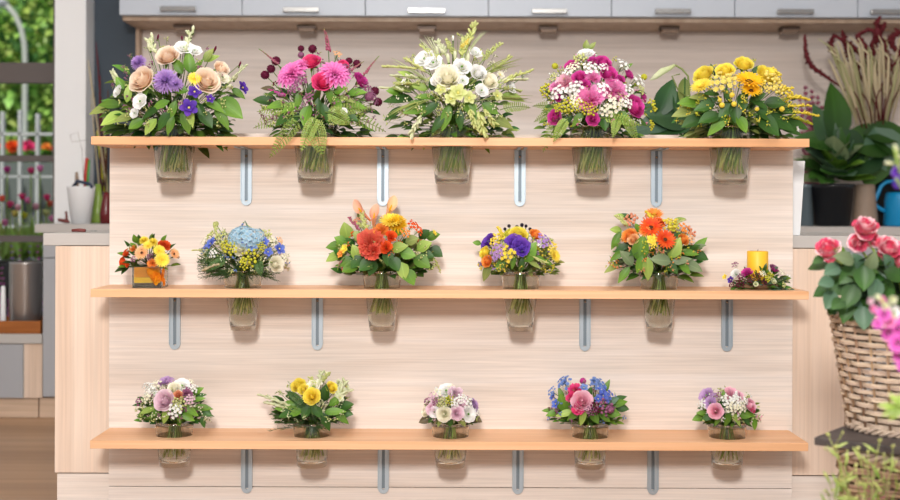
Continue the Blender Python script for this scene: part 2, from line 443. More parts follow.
def flower_balls(r):
    mb = MB(); n = 17
    for i in range(n):
        a = i * 2.39996; q = math.sqrt((i + 0.5) / n) * 0.88
        c = Vector((q * math.cos(a), q * math.sin(a), 0.5 * (1 - q * q) + r.uniform(-.25, .2)))
        mb.ball(c, 0.165 + r.uniform(-.03, .03), 6, 0)
        if i % 2: mb.tube([c, (c.x * 0.3, c.y * 0.3, -0.9)], 0.014, 3, 1)
    return mb
def flower_ball(r):
    mb = MB(); n = 60
    mb.ball((0, 0, 0), 0.8, 10, 0)
    for i in range(n):
        z = 1 - (i + 0.5) / n * 2; a = i * 2.39996; q = math.sqrt(max(0, 1 - z * z))
        mb.ball((0.85 * q * math.cos(a), 0.85 * q * math.sin(a), 0.85 * z), 0.15, 4, 0)
    return mb
def flower_bud(r):
    mb = MB()
    for i in range(3): rev_petal(mb, i * 2.1, 1.3, 0.1, 0.33, -1.0, 1.75, -0.25, 0, 5, 7)
    mb.lathe([(0.04, -1.3), (0.2, -1.1), (0.26, -0.9), (0.2, -0.8)], 8, 1)
    return mb
def flower_calla(r):
    mb = MB()
    def fn(u, v):
        s = (u - 0.5) * 2; a = s * PI * 0.97; b = 1 - abs(s)
        rho = 0.09 + 0.40 * v ** 2.0 * (0.75 + 0.25 * b) + 0.35 * (b * v) ** 4
        z = -1.2 + v * (1.25 + 1.15 * b ** 1.4) - 0.25 * (b * v) ** 6
        z -= 0.10 * v ** 4 * (1 - b)
        return (rho * math.cos(a), rho * math.sin(a) * (1 - .25 * b * v), z)
    mb.grid(fn, 16, 10)
    mb.tube([(0, 0, -1.0), (0, 0, 0.0), (0.02, 0, 0.35)], [0.08, 0.08, 0.04], 6, 1)
    return mb
FL = {'rose': (flower_rose, 'rose'), 'bud2': (flower_rosebud, 'rose'), 'eus': (flower_eustoma, 'lisianthus'), 'carn': (flower_carnation, 'carnation'), 'dahlia': (flower_dahlia, 'dahlia'),
      'gerb': (flower_gerbera, 'gerbera'), 'pom': (flower_pompon, 'chrysanthemum'), 'hyd': (flower_hydrangea, 'hydrangea'), 'star': (flower_star, 'small_blossom'),
      'clus': (flower_cluster, 'blossom_sprig'), 'balls': (flower_balls, 'berry_sprig'), 'ball': (flower_ball, 'round_flower_head'), 'bud': (flower_bud, 'flower_bud'), 'calla': (flower_calla, 'calla_lily')}
M_sepal = leafmat('mid')
_fm = {}
def flowermesh(kind, colk, var):
    key = (kind, colk, var)
    if key not in _fm:
        f, nm = FL[kind]
        second = {'gerb': petmat('centreyel') if colk in ('yellow', 'orange') else petmat('brown'), 'star': petmat('lemon'), 'calla': petmat('deepyellow')}.get(kind, M_sepal)
        _fm[key] = f(random.Random(hash((kind, var)) % 1000 if False else (len(kind) * 31 + var * 7 + ord(kind[0])))).mesh(nm, [petmat(colk), second])
    return _fm[key]

# sprays drawn between two world points
def bez(a, b, bend, n=8):
    a = Vector(a); b = Vector(b); m = (a + b) / 2 + Vector(bend)
    return [a * (1 - t) ** 2 + m * 2 * t * (1 - t) + b * t * t for t in [i / n for i in range(n + 1)]]
def fern(a, b, bend, wid, r, mk='fern', dens=15):
    wid *= .75; mb = MB(); pts = bez(a, b, bend, dens)
    mb.tube(pts, 0.0013, 4)
    d0 = (Vector(b) - Vector(a)).normalized()
    for i in range(2, dens):
        p = pts[i]; t = i / dens; w = wid * math.sin(PI * (0.15 + 0.85 * t)) ** 0.7 * (1 - 0.25 * t)
        tn = (pts[min(i + 1, dens)] - pts[i - 1]).normalized()
        side0 = tn.cross(Vector((0, -1, 0.15))).normalized()
        for sgn in (-1, 1):
            dd = (side0 * sgn + tn * 0.45 + Vector((0, r.uniform(-.25, .25), 0))).normalized()
            e = p + dd * w
            mb.tube([p, e], 0.0005, 3)
            m_ = 4
            for j in range(1, m_ + 1):
                c = p + dd * w * j / m_
                for s2 in (-1, 1):
                    nd = (dd * 0.7 + tn * s2 * 0.8 + Vector((0, r.uniform(-.3, .3), 0))).normalized()
                    e2 = c + nd * w * 0.26; sd = nd.cross(Vector((0, 1, 0)))
                    if sd.length < .1: sd = Vector((0, 0, 1))
                    sd = sd.normalized() * 0.0014
                    k = len(mb.v); mb.v += [c - sd, c + sd, e2 + sd * .5, e2 - sd * .5]; mb.quad((k, k + 1, k + 2, k + 3))
    return mb
def spike(a, b, bend, rad, r, n=26, size=None):
    mb = MB(); pts = bez(a, b, bend, n)
    mb.tube(pts, 0.0012, 4, 1)
    for i in range(n // 3, n + 1):
        t = (i - n / 3) / (n * 2 / 3); w = rad * (1 - 0.75 * t)
        for k in range(4):
            an = r.random() * 6.28
            o = Vector((math.cos(an), math.sin(an) * 0.8, r.uniform(-.4, .4))) * w * 0.7
            mb.ball(pts[i] + o, w * 0.45 if size is None else size, 5, 0, 1.3)
    return mb
def plume(a, b, bend, wid, r, n=18, bs=0.0022):
    """feathery side-branched spray of tiny florets"""
    mb = MB(); pts = bez(a, b, bend, n); mb.tube(pts, 0.0012, 4, 1)
    for i in range(n // 4, n + 1):
        t = i / n; w = wid * (1.05 - t)
        for k in range(3):
            an = r.random() * 6.28; tn = (pts[i] - pts[i - 1]).normalized()
            d = Vector((math.cos(an), math.sin(an) * .8, 0.2)) + tn * 0.8
            e = pts[i] + d.normalized() * (w + 0.003)
            mb.tube([pts[i], e], 0.0005, 3, 1)
            for q in range(4): mb.ball(pts[i].lerp(e, 0.35 + 0.22 * q) + Vector((r.uniform(-1, 1), r.uniform(-1, 1), r.uniform(-1, 1))) * bs * .8, bs * r.uniform(.7, 1.2), 5, 0)
    return mb
def wheat(a, b, bend, r, n=10, ln=0.012):
    """stem with slim ascending buds"""
    mb = MB(); pts = bez(a, b, bend, n * 2); mb.tube(pts, 0.0011, 4, 1)
    for i in range(n // 2, n * 2 + 1):
        tn = (pts[min(i + 1, n * 2)] - pts[i - 1]).normalized()
        for k in range(2):
            an = r.random() * 6.28
            d = (Vector((math.cos(an), math.sin(an), 0)) * 0.7 + tn).normalized()
            c = pts[i] + d * ln * .5
            Mx = d.to_track_quat('Z', 'Y').to_matrix()
            mb.ball(c, ln * 0.22, 5, 0, 2.6, Mx)
    return mb

# ------------------------------------------------------------------ setting
mb = MB(); mb.box(-7, 7, -4.6, 2.62, -0.1, 0.0); struct(mb.build('floor', M_floor, smooth=False))
mb = MB(); mb.box(-7, 7, -4.6, 2.62, 3.2, 3.3); struct(mb.build('ceiling', M_white, smooth=False))
# back wall with slate paint; the niche panel; right part
YB = 2.5
mb = MB(); mb.box(-1.99, 7, YB, YB + 0.12, 0, 3.199); struct(mb.build('wall_back', M_slate, smooth=False))
mb = MB(); mb.box(-7, -1.99, YB, YB + 0.12, 0, 0.36); mb.box(-7, -1.99, YB, YB + 0.12, 2.9, 3.199); mb.box(-7, -4.4, YB, YB + .12, .36, 2.9); struct(mb.build('wall_left', M_white, smooth=False))
xa, xb = P(55, 0, YB - 0.14).x, P(86, 0, YB - 0.14).x
mb = MB(); mb.box(xa, xb, YB - 0.14, YB - .001, 0.0, 3.199); struct(mb.build('trim_1', M_white, smooth=False))
# window
mb = MB()
wz = lambda py: P(20, py, YB + 0.04).z
wx1 = -1.99
mb.box(-4.4, wx1, YB + 0.02, YB + 0.08, wz(83), wz(63))
mb.box(-4.4, wx1, YB + 0.02, YB + 0.08, wz(161.5), wz(155.5))
mb.box(-4.4, wx1, YB + 0.02, YB + 0.08, wz(242), wz(235.5))
mb.box(wx1 - 0.03, wx1, YB + 0.0, YB + 0.08, 0.36, 2.9)
mb.box(-4.4, wx1, YB + .02, YB + .08, 0.36, .40); mb.box(-4.4, wx1, YB + .02, YB + .08, 2.86, 2.9)
mb.box(-3.2, -3.14, YB + .02, YB + .08, 0.4, 2.86)
w1 = mb.build('window_1', M_darkframe, smooth=False); struct(w1)
mb = MB(); mb.box(-4.4, wx1 - .03, YB + 0.048, YB + 0.052, 0.4, 2.86); mb.build('pane', M_pane, w1, False)

YF = 1.94       # front of rear kitchen run
# niche: back panel, frame
mb = MB(); mb.box(-1.563, 3.4, YB - 0.016, YB - 0.001, 0.9, 1.896)
tag(mb.build('back_panel', M_oak_back, smooth=False), 'pale oak splashback panel on wall between worktop and grey wall cabinets', 'wall panel')
mb = MB(); mb.box(-1.582, -1.564, YB - 0.07, YB - 0.001, 0.905, 1.878); mb.box(-1.582, 3.4, YB - 0.31, YB - 0.018, 1.879, 1.897)
tag(mb.build('niche_frame', M_oak_frame, smooth=False), 'brown oak rail and side board framing the niche under the wall cabinets', 'wood frame')

# wall cabinets
CX = [(118.3 + 123.15 * k - 450) * 5.75 / 1200 for k in range(8)]
hx = [(160, 196, 8.5), (283, 319, 9.5), (408, 445, 10.5), (532, 567, 11), (655, 691, 11), (777, 814, 11.3), (871, 908, 11.6)]
which = ['far left', 'second from left', 'third from left', 'middle', 'third from right', 'second from right', 'far right']
for k in range(7):
    x0, x1 = CX[k], CX[k + 1]
    xm = (x0 + x1) / 2
    t = thing('wall_cabinet', 'pale grey wall cabinet with bar handle, %s of the top row' % which[k], 'cabinet', (xm, YB - 0.3, 1.9), 'grey wall cabinets along the back')
    mb = MB(); mb.box(x0 + .001, x1 - .001, YB - 0.33, YB - 0.001, 1.898, 2.6); mb.build('body', M_greydoor2, t, False)
    mb = MB(); mb.box(x0 + 0.002, x1 - 0.002, YB - 0.35, YB - 0.331, 1.900, 2.6); d = mb.build('door', M_greydoor, t, False, bevel=0.001)
    a, b_, y = hx[k]; Yh = YB - 0.38
    A = P(a, y, Yh); B = P(b_, y, Yh)
    mb = MB(); mb.box(A.x, B.x, Yh - .006, Yh + .002, A.z - 0.011, A.z + 0.011)
    mb.box(A.x + .004, A.x + .014, Yh, YB - 0.351, A.z - .008, A.z + .008); mb.box(B.x - .014, B.x - .004, Yh, YB - 0.351, A.z - .008, A.z + .008)
    h = mb.build('handle', M_steel, d, False, bevel=.002)
# under-cabinet lamps
lx = [(184, 28), (307, 29), (427, 29.5), (548, 30), (669, 30), (789, 30)]
for k, (px, py) in enumerate(lx):
    c = P(px, py, YB - 0.17)
    lab = 'small dark wedge lamp under the %s grey wall cabinet' % ['far left', 'second from left', 'third from left', 'middle', 'third from right', 'second from right'][k]
    t = thing('undercabinet_lamp', lab, 'lamp', (c.x, YB - 0.17, 1.86), 'wedge lamps under the wall cabinets')
    mb = MB(); z0 = c.z - .016
    mb.grid(lambda u, v: (c.x + (u - .5) * (0.075 + .02 * v), YB - 0.2 + 0.03 * v, z0 + 0.002 + 0.018 * v), 1, 1)
    mb.box(c.x - .046, c.x + .046, YB - 0.2, YB - 0.14, z0 + .016, 1.877)
    mb.build('lamp_body', M_bronze, t, False)
    mb = MB(); mb.box(c.x - .04, c.x + .04, YB - 0.205, YB - 0.13, z0, z0 + .0155); mb.build('lens', M_bronze2, t, False, bevel=.004)

# rear kitchen run (right of x=43px): cabinets with worktop
xL = P(43, 300, YF).x; xS = P(36, 228, YF).x
for k, (a, b_) in enumerate([(xL, -1.28), (-1.278, -0.68), (-.678, -.08), (-.078, .52), (.522, 1.12), (1.122, 1.72), (1.722, 2.32)]):
    t = thing('base_cabinet', ['grey base cabinet at left end of the rear worktop with narrow strip showing', 'grey base cabinet behind the oak counter, %s from the left' % ('', 'second', 'third', 'fourth', 'fifth', 'sixth', 'seventh')[k]][k > 0], 'cabinet', ((a + b_) / 2, YF, 0), 'grey base cabinets under the rear worktop')
    mb = MB(); mb.box(a, b_, YF + .02, YB - .02, 0.1, 0.858); mb.build('body', M_greydoor2, t, False)
    zd = P(50, 258, YF).z
    mb = MB(); mb.box(a, b_, YF, YF + .0195, .102, zd - .002); mb.build('door', M_greydoor2, t, False, bevel=.001)
    mb = MB(); mb.box(a, b_, YF, YF + .0195, zd + .002, .856); dr = mb.build('drawer', M_greydoor2, t, False, bevel=.001)
    mb = MB(); mb.box(a + .07, b_ - .1, YF - .03, YF - .022, zd - .05, zd - .03); mb.box(a + .075, a + .085, YF - .022, YF - .001, zd - .048, zd - .032); mb.build('handle', M_steel, t, False)
    mb = MB(); mb.box(a, b_, YF + .04, YF + .055, 0.001, .099); mb.build('plinth', M_oak_low, t, False)
mb = MB(); mb.box(xS, 3.0, YF - .02, YB - .02, 0.859, 0.899)
tag(mb.build('rear_worktop', M_worktop, smooth=False, bevel=.002), 'long grey worktop along the back wall under the oak splashback', 'worktop')

# low bench at the left under the window
zt = P(20, 334, YF).z; zs = P(20, 343.5, YF).z
x23 = P(23, 370, YF).x
t = thing('low_bench', 'low cabinet with grey drawer front and pale oak end below the window', 'cabinet', (-2.3, YF, 0))
mb = MB(); mb.box(-3.4, xL - .003, YF - .005, YB - .005, zs, zt); mb.build('bench_top', M_worktop, t, False, bevel=.002)
mb = MB(); mb.box(-3.4, xL - .003, YF + .02, YB - .005, .1, zs - .001); mb.build('body', M_oak_v, t, False)
zq = P(20, 398, YF).z
mb = MB(); mb.box(-3.0, x23, YF, YF + .0195, zq, zs - .004); mb.build('drawer', M_greydoor2, t, False, bevel=.001)
mb = MB(); mb.box(x23 + .002, xL - .005, YF + .006, YF + .0195, zq, zs - .002); mb.build('oak_end', M_oak_v, t, False)
x37 = P(37, 400, YF).x
for (a, b_) in ((-3.4, x37 - .003), (x37 + .003, P(56, 400, YF).x)):
    mb = MB(); mb.box(a, b_, YF + .025, YF + .038, .001, zq - .003); mb.build('plinth', M_oak_low, t, False)

# oak counter in front with display panel
Y0 = 0.021
xl, xr = P(55, 350, Y0).x, P(844.5, 350, Y0).x
zp = P(450, 475, Y0).z
t = thing('oak_counter', 'pale oak counter block behind the shelf panel, ends showing left and right', 'counter', (0, .3, 0))
mb = MB(); mb.box(xl, xr, Y0, 0.60, zp + .003, .857); mb.build('body', M_oak_v, t, False, bevel=.001)
mb = MB(); mb.box(xl + .006, xr - .006, Y0 + .006, 0.58, .001, zp - .001); mb.build('plinth', M_oak_h, t, False)
mb = MB(); mb.box(P(43, 240, Y0).x, P(905, 240, Y0).x, Y0 - .004 + .005, .62, .859, .896)
tag(mb.build('counter_worktop', M_worktop, smooth=False, bevel=.002), 'grey stone worktop on the oak counter behind the shelf panel', 'worktop')

PW = 1.018; PXA = -1.0215; PXB = 1.029
t = thing('display_panel', 'tall pale oak panel with horizontal grain carrying the three flower shelves', 'panel', (0, 0, 0))
zj = P(450, 487.5, 0).z
mb = MB(); mb.box(PXA, PXB, 0, .019, zj + .001, H + .2275); mb.build('upper_board', M_oak_h, t, False, bevel=.0008)
mb = MB(); mb.box(PXA, PXB, 0, .019, .001, zj - .001); mb.build('lower_board', M_oak_h, t, False, bevel=.0008)
# white post at right end behind the panel
mb = MB()
a = P(793, 237, .1); b_ = P(799.5, 237, .1); c = P(804.5, 161, .1); d = P(793, 161, .1)
bb = len(mb.v)
for yy in (.095, .12):
    for q in (Vector((PXB - .03, 0, .8965)), Vector((b_.x, 0, .8965)), Vector((c.x, 0, c.z)), Vector((PXB - .03, 0, c.z))): mb.v.append(Vector((q.x, yy, q.z)))
for q in ((0, 1, 2, 3), (7, 6, 5, 4), (0, 4, 5, 1), (1, 5, 6, 2), (2, 6, 7, 3), (3, 7, 4, 0)): mb.quad([bb + i for i in q])
tag(mb.build('support_board', M_white, smooth=False), 'white tapered support board on worktop at the right edge of the panel', 'board')

# ------------------------------------------------------------------ shelves with holes
SD = 0.2; YC = -0.105; TH = 0.0235
ZS = {'top': H + .2054, 'mid': H - .2270, 'low': H - .6565}
CXS = {'top': [174, 315, 452, 592, 730], 'mid': [243, 382, 520.5, 659], 'low': [174.5, 312, 450.5, 590, 727]}
VR = {'top': (0.066, 0.049, .0385, .168), 'mid': (0.059, 0.0365, .050, .175), 'low': (0.0565, 0.043, .040, .131)}  # rim r, base r, rim above shelf, height
def vase_r(row, z):      # z above vase base
    rt, rb, up, h = VR[row]; t = z / h
    return rb + (rt - rb) * (t ** 1.15)
def shelf(row, label):
    z1 = ZS[row]; z0 = z1 - TH
    bm = bmesh.new()
    def loop(pts):
        vs = [bm.verts.new((x, y, z1)) for x, y in pts]
        return [bm.edges.new((vs[i], vs[(i + 1) % len(vs)])) for i in range(len(vs))]
    ed = loop([(-PW, -SD), (PW, -SD), (PW, -0.0005), (-PW, -0.0005)])
    rt, rb, up, h = VR[row]; r = vase_r(row, h - up) + 0.0002
    for px in CXS[row]:
        cx = P(px, (210 - (z1 - H) / S(YC)), YC).x
        ed += loop([(cx + r * math.cos(2 * PI * i / 40), YC + r * math.sin(2 * PI * i / 40)) for i in range(40)])
    res = bmesh.ops.triangle_fill(bm, edges=ed, use_beauty=True)
    fs = [g for g in res['geom'] if isinstance(g, bmesh.types.BMFace)]
    if not fs: fs = list(bm.faces)
    ex = bmesh.ops.extrude_face_region(bm, geom=list(bm.faces))
    vs = [g for g in ex['geom'] if isinstance(g, bmesh.types.BMVert)]
    bmesh.ops.translate(bm, verts=vs, vec=(0, 0, -TH))
    bmesh.ops.recalc_face_normals(bm, faces=bm.faces)
    me = bpy.data.meshes.new('shelf_board'); bm.to_mesh(me); bm.free(); me.materials.append(M_beech)
    o = bpy.data.objects.new('shelf', me); COL.objects.link(o)
    md = o.modifiers.new('bevel', 'BEVEL'); md.width = .0012; md.segments = 2; md.limit_method = 'ANGLE'; md.angle_limit = 1.0
    tag(o, label, 'shelf', 'beech shelves on the oak panel'); return o
shelf('top', 'topmost beech shelf holding the five large bouquets')
shelf('mid', 'middle beech shelf between the upper and lower shelves, with the yellow candle')
shelf('low', 'lowest beech shelf holding five small posies')

def bracket(px, row, label):
    z1 = ZS[row] - TH - .0005
    x = P(px, 210 - (z1 - H) / S(-.005), -.005).x
    t = thing('shelf_bracket', label, 'bracket', (x, 0, z1), 'zinc brackets under the shelves')
    w = .0155; ln = .170
    mb = MB()
    # closed loop rails with rounded lower end, vertical arm against the panel
    def arch(rad, zz, n=10): return [(x + rad * math.cos(PI + PI * i / n), zz + rad * math.sin(PI + PI * i / n)) for i in range(n + 1)]
    zb = z1 - ln + w
    out = [(x - w, z1)] + arch(w, zb) + [(x + w, z1)]; inn = [(x - w * .3, z1)] + arch(w * .3, zb + .001) + [(x + w * .3, z1)]
    n = len(out)
    for i in range(n - 1):
        b0 = len(mb.v)
        for yy in (-.0065, -.0005):
            for q in (out[i], out[i + 1], inn[i + 1], inn[i]): mb.v.append(Vector((q[0], yy, q[1])))
        for q in ((0, 1, 2, 3), (7, 6, 5, 4), (0, 4, 5, 1), (2, 6, 7, 3)): mb.quad([b0 + k for k in q])
    # raised outer lips
    for s in (-1, 1): mb.box(x + s * w - .0012, x + s * w + .0012, -.011, -.0005, zb, z1)
    mb.build('wall_arm', M_zinc, t, False)
    mb = MB(); mb.box(x - w * .3, x + w * .3, -.003, -.0006, zb, z1 - .001); mb.build('recess', M_slot, t, False)
    mb = MB(); 
    mb.box(x - w * .9, x - w * .3, -.14, -.012, z1 - .003, z1); mb.box(x + w * .3, x + w * .9, -.14, -.012, z1 - .003, z1)
    mb.build('shelf_arm', M_zinc, t, False)
    for zz in (z1 - .022,):
        mb = MB(); mb.lathe([(.0, 0.0), (.004, .0006), (.004, .002)], 10, 0, M=Matrix.Translation((x, -.0095, zz)) @ Matrix.Rotation(-PI / 2, 4, 'X')); mb.build('screw', M_steel, t)
ordn = ['first', 'second', 'third', 'fourth']
for row, xs, nm in (('top', (246.5, 383, 520, 656.5), 'top'), ('mid', (175, 317.5, 585, 727), 'middle'), ('low', (247, 383.5, 518, 653), 'bottom')):
    for i, px in enumerate(xs): bracket(px, row, 'slotted zinc bracket below the %s shelf, %s from the left' % (nm, ordn[i]))

# ------------------------------------------------------------------ vases and bouquets
VN = {}
def vase(px, row, what):
    rt, rb, up, h = VR[row]
    zs = ZS[row]; cx = P(px, 210 - (zs - H) / S(YC), YC).x; zb = zs + up - h
    t = thing('glass_vase', 'clear glass vase hung through the %s shelf, %s from the left' % ({'top': 'top', 'mid': 'middle', 'low': 'bottom'}[row], ['first', 'second', 'third', 'fourth', 'fifth'][CXS[row].index(px)]), 'vase', (cx, YC, zb), 'glass vases hung in the shelf holes')
    n = 10; mb = MB(); th = .0026; base = .015
    prof = [(0, 0), (rb * .8, 0), (rb - .001, .0012)] + [(vase_r(row, h * i / n), max(.003, h * i / n)) for i in range(1, n)] + [(rt, h - .001), (rt - .001, h), (rt - th + .0006, h)]
    inner = [(vase_r(row, h * i / n) - th, h * i / n) for i in range(n - 1, 0, -1) if h * i / n > base] + [(rb - th - .002, base), (0, base)]
    mb.lathe(prof + inner, 40, 0, (cx, YC, zb))
    mb.build('vessel', M_glass, t)
    return cx, zb, h, rt
M_stem2 = organic('dark_stems', '4a7020', '9ab040', 0.5, 0.2, 0.4, 0.03)
M_stem = organic('stems', 'a4be50', 'f4eaa6', 0.5, 0.2, 0.5, 0.03)

def bouquet(px, row, cx, Rx, Ry, label, blooms, leaves=(), sprays=(), nfill=60, fill=('mid', 'dark'), fsize=.05, fkind='l', depth=None, rimpy=None, vname=None, fillrange=(-.25, .75), needles=0, band=False, stems=26, cat='bouquet', tiny=()):
    rt, rb, up, h = VR[row]
    vx, zb, h, rt = vase(px, row, vname or label.split(',')[0])
    zr = zb + h
    r = random.Random(int(px * 3) + len(row) * 100)
    t = thing('bouquet', label, cat, (vx, YC, zr - .02), {'top': 'large bouquets on the top shelf', 'mid': 'bouquets on the middle shelf', 'low': 'posies on the bottom shelf'}[row])
    rimpy = rimpy or {'top': 128, 'mid': 272, 'low': 422}[row]
    dp = depth or {'top': .13, 'mid': .105, 'low': .085}[row]
    C = P(cx, rimpy, YC); bind = Vector((vx, YC, zr - .01))
    sx = Rx * S(YC); sz = Ry * S(YC)
    def dome(a, b_):
        k = a * a + b_ * b_
        return YC - dp * math.sqrt(max(0.0, 1 - k)) if k < 1 else YC
    def place(bx, by, off=0.0):
        y = dome((bx - cx) / Rx, (rimpy - by) / Ry) + off
        if row != 'top': y = min(y, -.028)
        return P(bx, by, y)
    # stems inside the vase
    mb = MB()
    sm = [MB(), MB()]
    for i in range(int(stems * 1.5)):
        a = i * 2.39996; q = math.sqrt((i + .5) / (stems * 1.5)); zl = r.uniform(*{'top': (.028, .05), 'mid': (.045, .068), 'low': (.02, .034)}[row])
        rr = (vase_r(row, zl) - .0075) * q; r2 = (vase_r(row, h - up) - .008) * q * (.72 if row == 'top' else .5)
        lo = Vector((vx + rr * math.cos(a), YC + rr * math.sin(a), zb + zl))
        hi = Vector((vx + r2 * math.cos(a + .9), YC + r2 * math.sin(a + .9), zb + h - up))
        top = bind + Vector((r2 * .5 * math.cos(a + 1.2), r2 * .5 * math.sin(a + 1.2), .015))
        sm[i % 2].tube([top, hi, lo.lerp(hi, .5), lo], r.uniform(.0015, .0024) * (1 if row == 'top' else .85), 5)
    mb = sm[1]; sm[0].build('stems', M_stem2, t)
    mb.build('stems', M_stem, t)
    if band:
        mb = MB(); mb.lathe([(.018, 0), (.019, .01), (.018, .022), (.015, .026)], 20, 0, (vx, YC, zr - .038)); mb.build('binding', M_twine, t)
    # filler foliage
    if row != 'top' and fillrange == (-.25, .75): fillrange = (.02, .75) if row == 'low' else (-.08, .75)
    for fi, fk in enumerate(fill):
        mb = MB(); src = {'l': LEAFS, 'r': ROUND, 'n': NARROW}[fkind]
        for i in range(int(nfill * 2.6) // len(fill)):
            th = r.uniform(-.12, PI + .12); el = r.uniform(-.55, 1.0)     # th: across, el: depth
            ca = math.cos(th); b_ = r.uniform(*fillrange)
            k = r.uniform(.35, .8)
            a_ = ca * k; b2 = b_ * k if b_ > 0 else b_ * .6
            if a_ * a_ + b2 * b2 > .72: continue
            yy = YC - dp * r.uniform(.05, .55) * math.sqrt(1 - a_ * a_ - b2 * b2) + (r.uniform(0, .1) if row == 'top' else 0)
            p = Vector((C.x + a_ * sx, yy, C.z + b2 * sz))
            d = Vector((a_ * 1.3 + r.uniform(-.4, .4), -.45 + r.uniform(-.3, .4), b2 * .9 + r.uniform(-.35, .35) + (.0 if row == 'top' else .25)))
            if d.length < .1: d = Vector((0, -1, 0))
            d.normalize()
            s = fsize * r.uniform(.4, .9)
            nrm = Vector((r.uniform(-.4, .4), -.6, .9))
            e = p + d * s
            if row != 'top' and e.y > -.006: continue
            mb.add(r.choice(src), leafM(p, d, nrm, s))
            if i % 2 == 0: mb.tube([bind, p], .0009, 3)
        mb.build('foliage', leafmat(fk), t)
    if needles:
        mb = MB()
        for i in range(needles):
            a_ = r.uniform(-.85, .85); b2 = r.uniform(-.1, .55)
            k = a_ * a_ + b2 * b2
            if k > .8: continue
            yy = YC - dp * r.uniform(.4, .95) * math.sqrt(1 - k); p0 = Vector((C.x + a_ * sx * .6, yy, C.z + b2 * sz * .6)); p1 = Vector((C.x + a_ * sx * 1.05, yy - .008, C.z + b2 * sz + r.uniform(-.012, .012)))
            if row != 'top': p1.y = min(p1.y, -.012)
            mb.tube([p0, p1], .0007, 3)
            for j in range(12):
                c = p0.lerp(p1, j / 12); dd = (p1 - p0).normalized() + Vector((r.uniform(-1, 1), r.uniform(-.5, .3), r.uniform(-1, 1)))
                mb.tube([c, c + dd.normalized() * .011], [.0007, .0003], 3)
        mb.build('needle_greens', leafmat('needle'), t)
    for ck, n_ in tiny:
        mb = MB()
        for i in range(n_):
            th = r.uniform(.05, PI - .05); k = math.sqrt(r.uniform(.02, .95)); a_, b2 = math.cos(th) * k, math.sin(th) * k
            p = place(cx + a_ * Rx, rimpy - b2 * Ry, r.uniform(-.012, .02)); q = bind.lerp(p, .7) + Vector((0, .005, 0))
            mb.tube([q, p], .0006, 3, 1)
            for j in range(5):
                o_ = Vector((r.uniform(-1, 1), r.uniform(-1, .5), r.uniform(-1, 1))) * .006
                mb.ball(p + o_, r.uniform(.0014, .0028), 5, 0)
                if j % 2: mb.add(NARROW[0], leafM(p, o_, (0, -1, .3), .014), 1)
        mb.build('small_filler_blossoms', [petmat(ck), leafmat('olive')], t)
    # individual leaves
    for L in leaves:
        lx, ly, ll = L[:3]; mk = L[3] if len(L) > 3 else 'mid'
        ang = L[4] if len(L) > 4 and L[4] is not None else None
        kind = L[5] if len(L) > 5 else fkind
        c = place(lx, ly, -.004)
        s = ll * S(c.y) * .92
        if ang is None:
            d = Vector(((lx - cx) / Rx, -.25, (rimpy + 4 - ly) / Ry * .8 - .15))
        else: d = Vector((math.cos(math.radians(ang)), -.2, math.sin(math.radians(ang))))
        d.normalize()
        nrm = Vector((r.uniform(-.25, .25), -1, .55 + r.uniform(-.3, .3)))
        base = c - d * s * .5
        if row != 'top':
            tipy = (base + d * s).y
            if max(tipy, base.y) > -.012: base.y -= max(tipy, base.y) + .012
        pl = Vector(t.location)
        o = bpy.data.objects.new('leaf', leafmesh(kind, r.randrange(len({'l': LEAFS, 'r': ROUND, 'n': NARROW}[kind])), mk)); COL.objects.link(o); o.parent = t
        o.matrix_basis = Matrix.Translation(-pl) @ leafM(base, d, nrm, s)
    # blooms
    for i, B in enumerate(blooms):
        kind, ck, bx, by, rp = B[:5]
        tilt = B[5] if len(B) > 5 else None
        p = place(bx, by, -.016)
        a_ = (bx - cx) / Rx; b2 = (rimpy - by) / Ry
        d = Vector((a_ * .9, -max(.45, math.sqrt(max(0, 1.2 - a_ * a_ - b2 * b2))), b2 * .6 + .1)) if tilt is None else Vector(tilt)
        s = rp * S(p.y) * (1.0 if kind in ('calla', 'bud', 'hyd') else 1.18)
        if kind in ('hyd',): sc_ = (s, s * .8, s * .7)
        else: sc_ = s
        o = put(flowermesh(kind, ck, i % 3), FL[kind][1], t, p, d, sc_, r.random() * 6 if kind not in ('calla',) else (B[6] if len(B) > 6 else 0))
        # stalk
    mb = MB()
    for B in blooms:
        p = place(B[2], B[3], .0)
        mb.tube(bez(bind, p, (0, 0, .01), 4), .0013, 4)
    mb.build('flower_stalks', leafmat('mid'), t)
    for Sx in sprays:
        kind, ck, x0, y0, x1, y1 = Sx[:6]; w = Sx[6] if len(Sx) > 6 else 4
        a = place(x0, y0, -.01); b_ = place(x1, y1, -.012)
        off = r.uniform(-.02, .01); b_.y += off if row == 'top' else min(0, off)
        if row == 'top': pass
        w *= S(YC)
        bend = Vector((r.uniform(-.008, .008), -.01, r.uniform(0, .01)))
        if kind == 'fern': fern(a, b_, (0, -.02, .012), w, r, ck).build('fern_frond', leafmat(ck), t)
        elif kind == 'spike': spike(a, b_, bend, w, r).build('flower_spike', [petmat(ck), M_sepal], t)
        elif kind == 'plume': plume(a, b_, bend, w, r).build('feathery_spray', [petmat(ck), leafmat('light')], t)
        elif kind == 'wheat': wheat(a, b_, bend, r, 8, w * 2).build('budded_spray', [petmat(ck), leafmat('light')], t)
        elif kind == 'grass':
            mb = MB()
            for q in range(7):
                e = b_ + Vector((r.uniform(-.02, .02), r.uniform(-.02, .0), r.uniform(-.015, .015)))
                mb.tube(bez(a, e, bend * 2, 6), [.0009, .0009, .0009, .0012, .0014, .001, .0003], 4)
            mb.build('grass_blades', leafmat(ck), t)
    return t

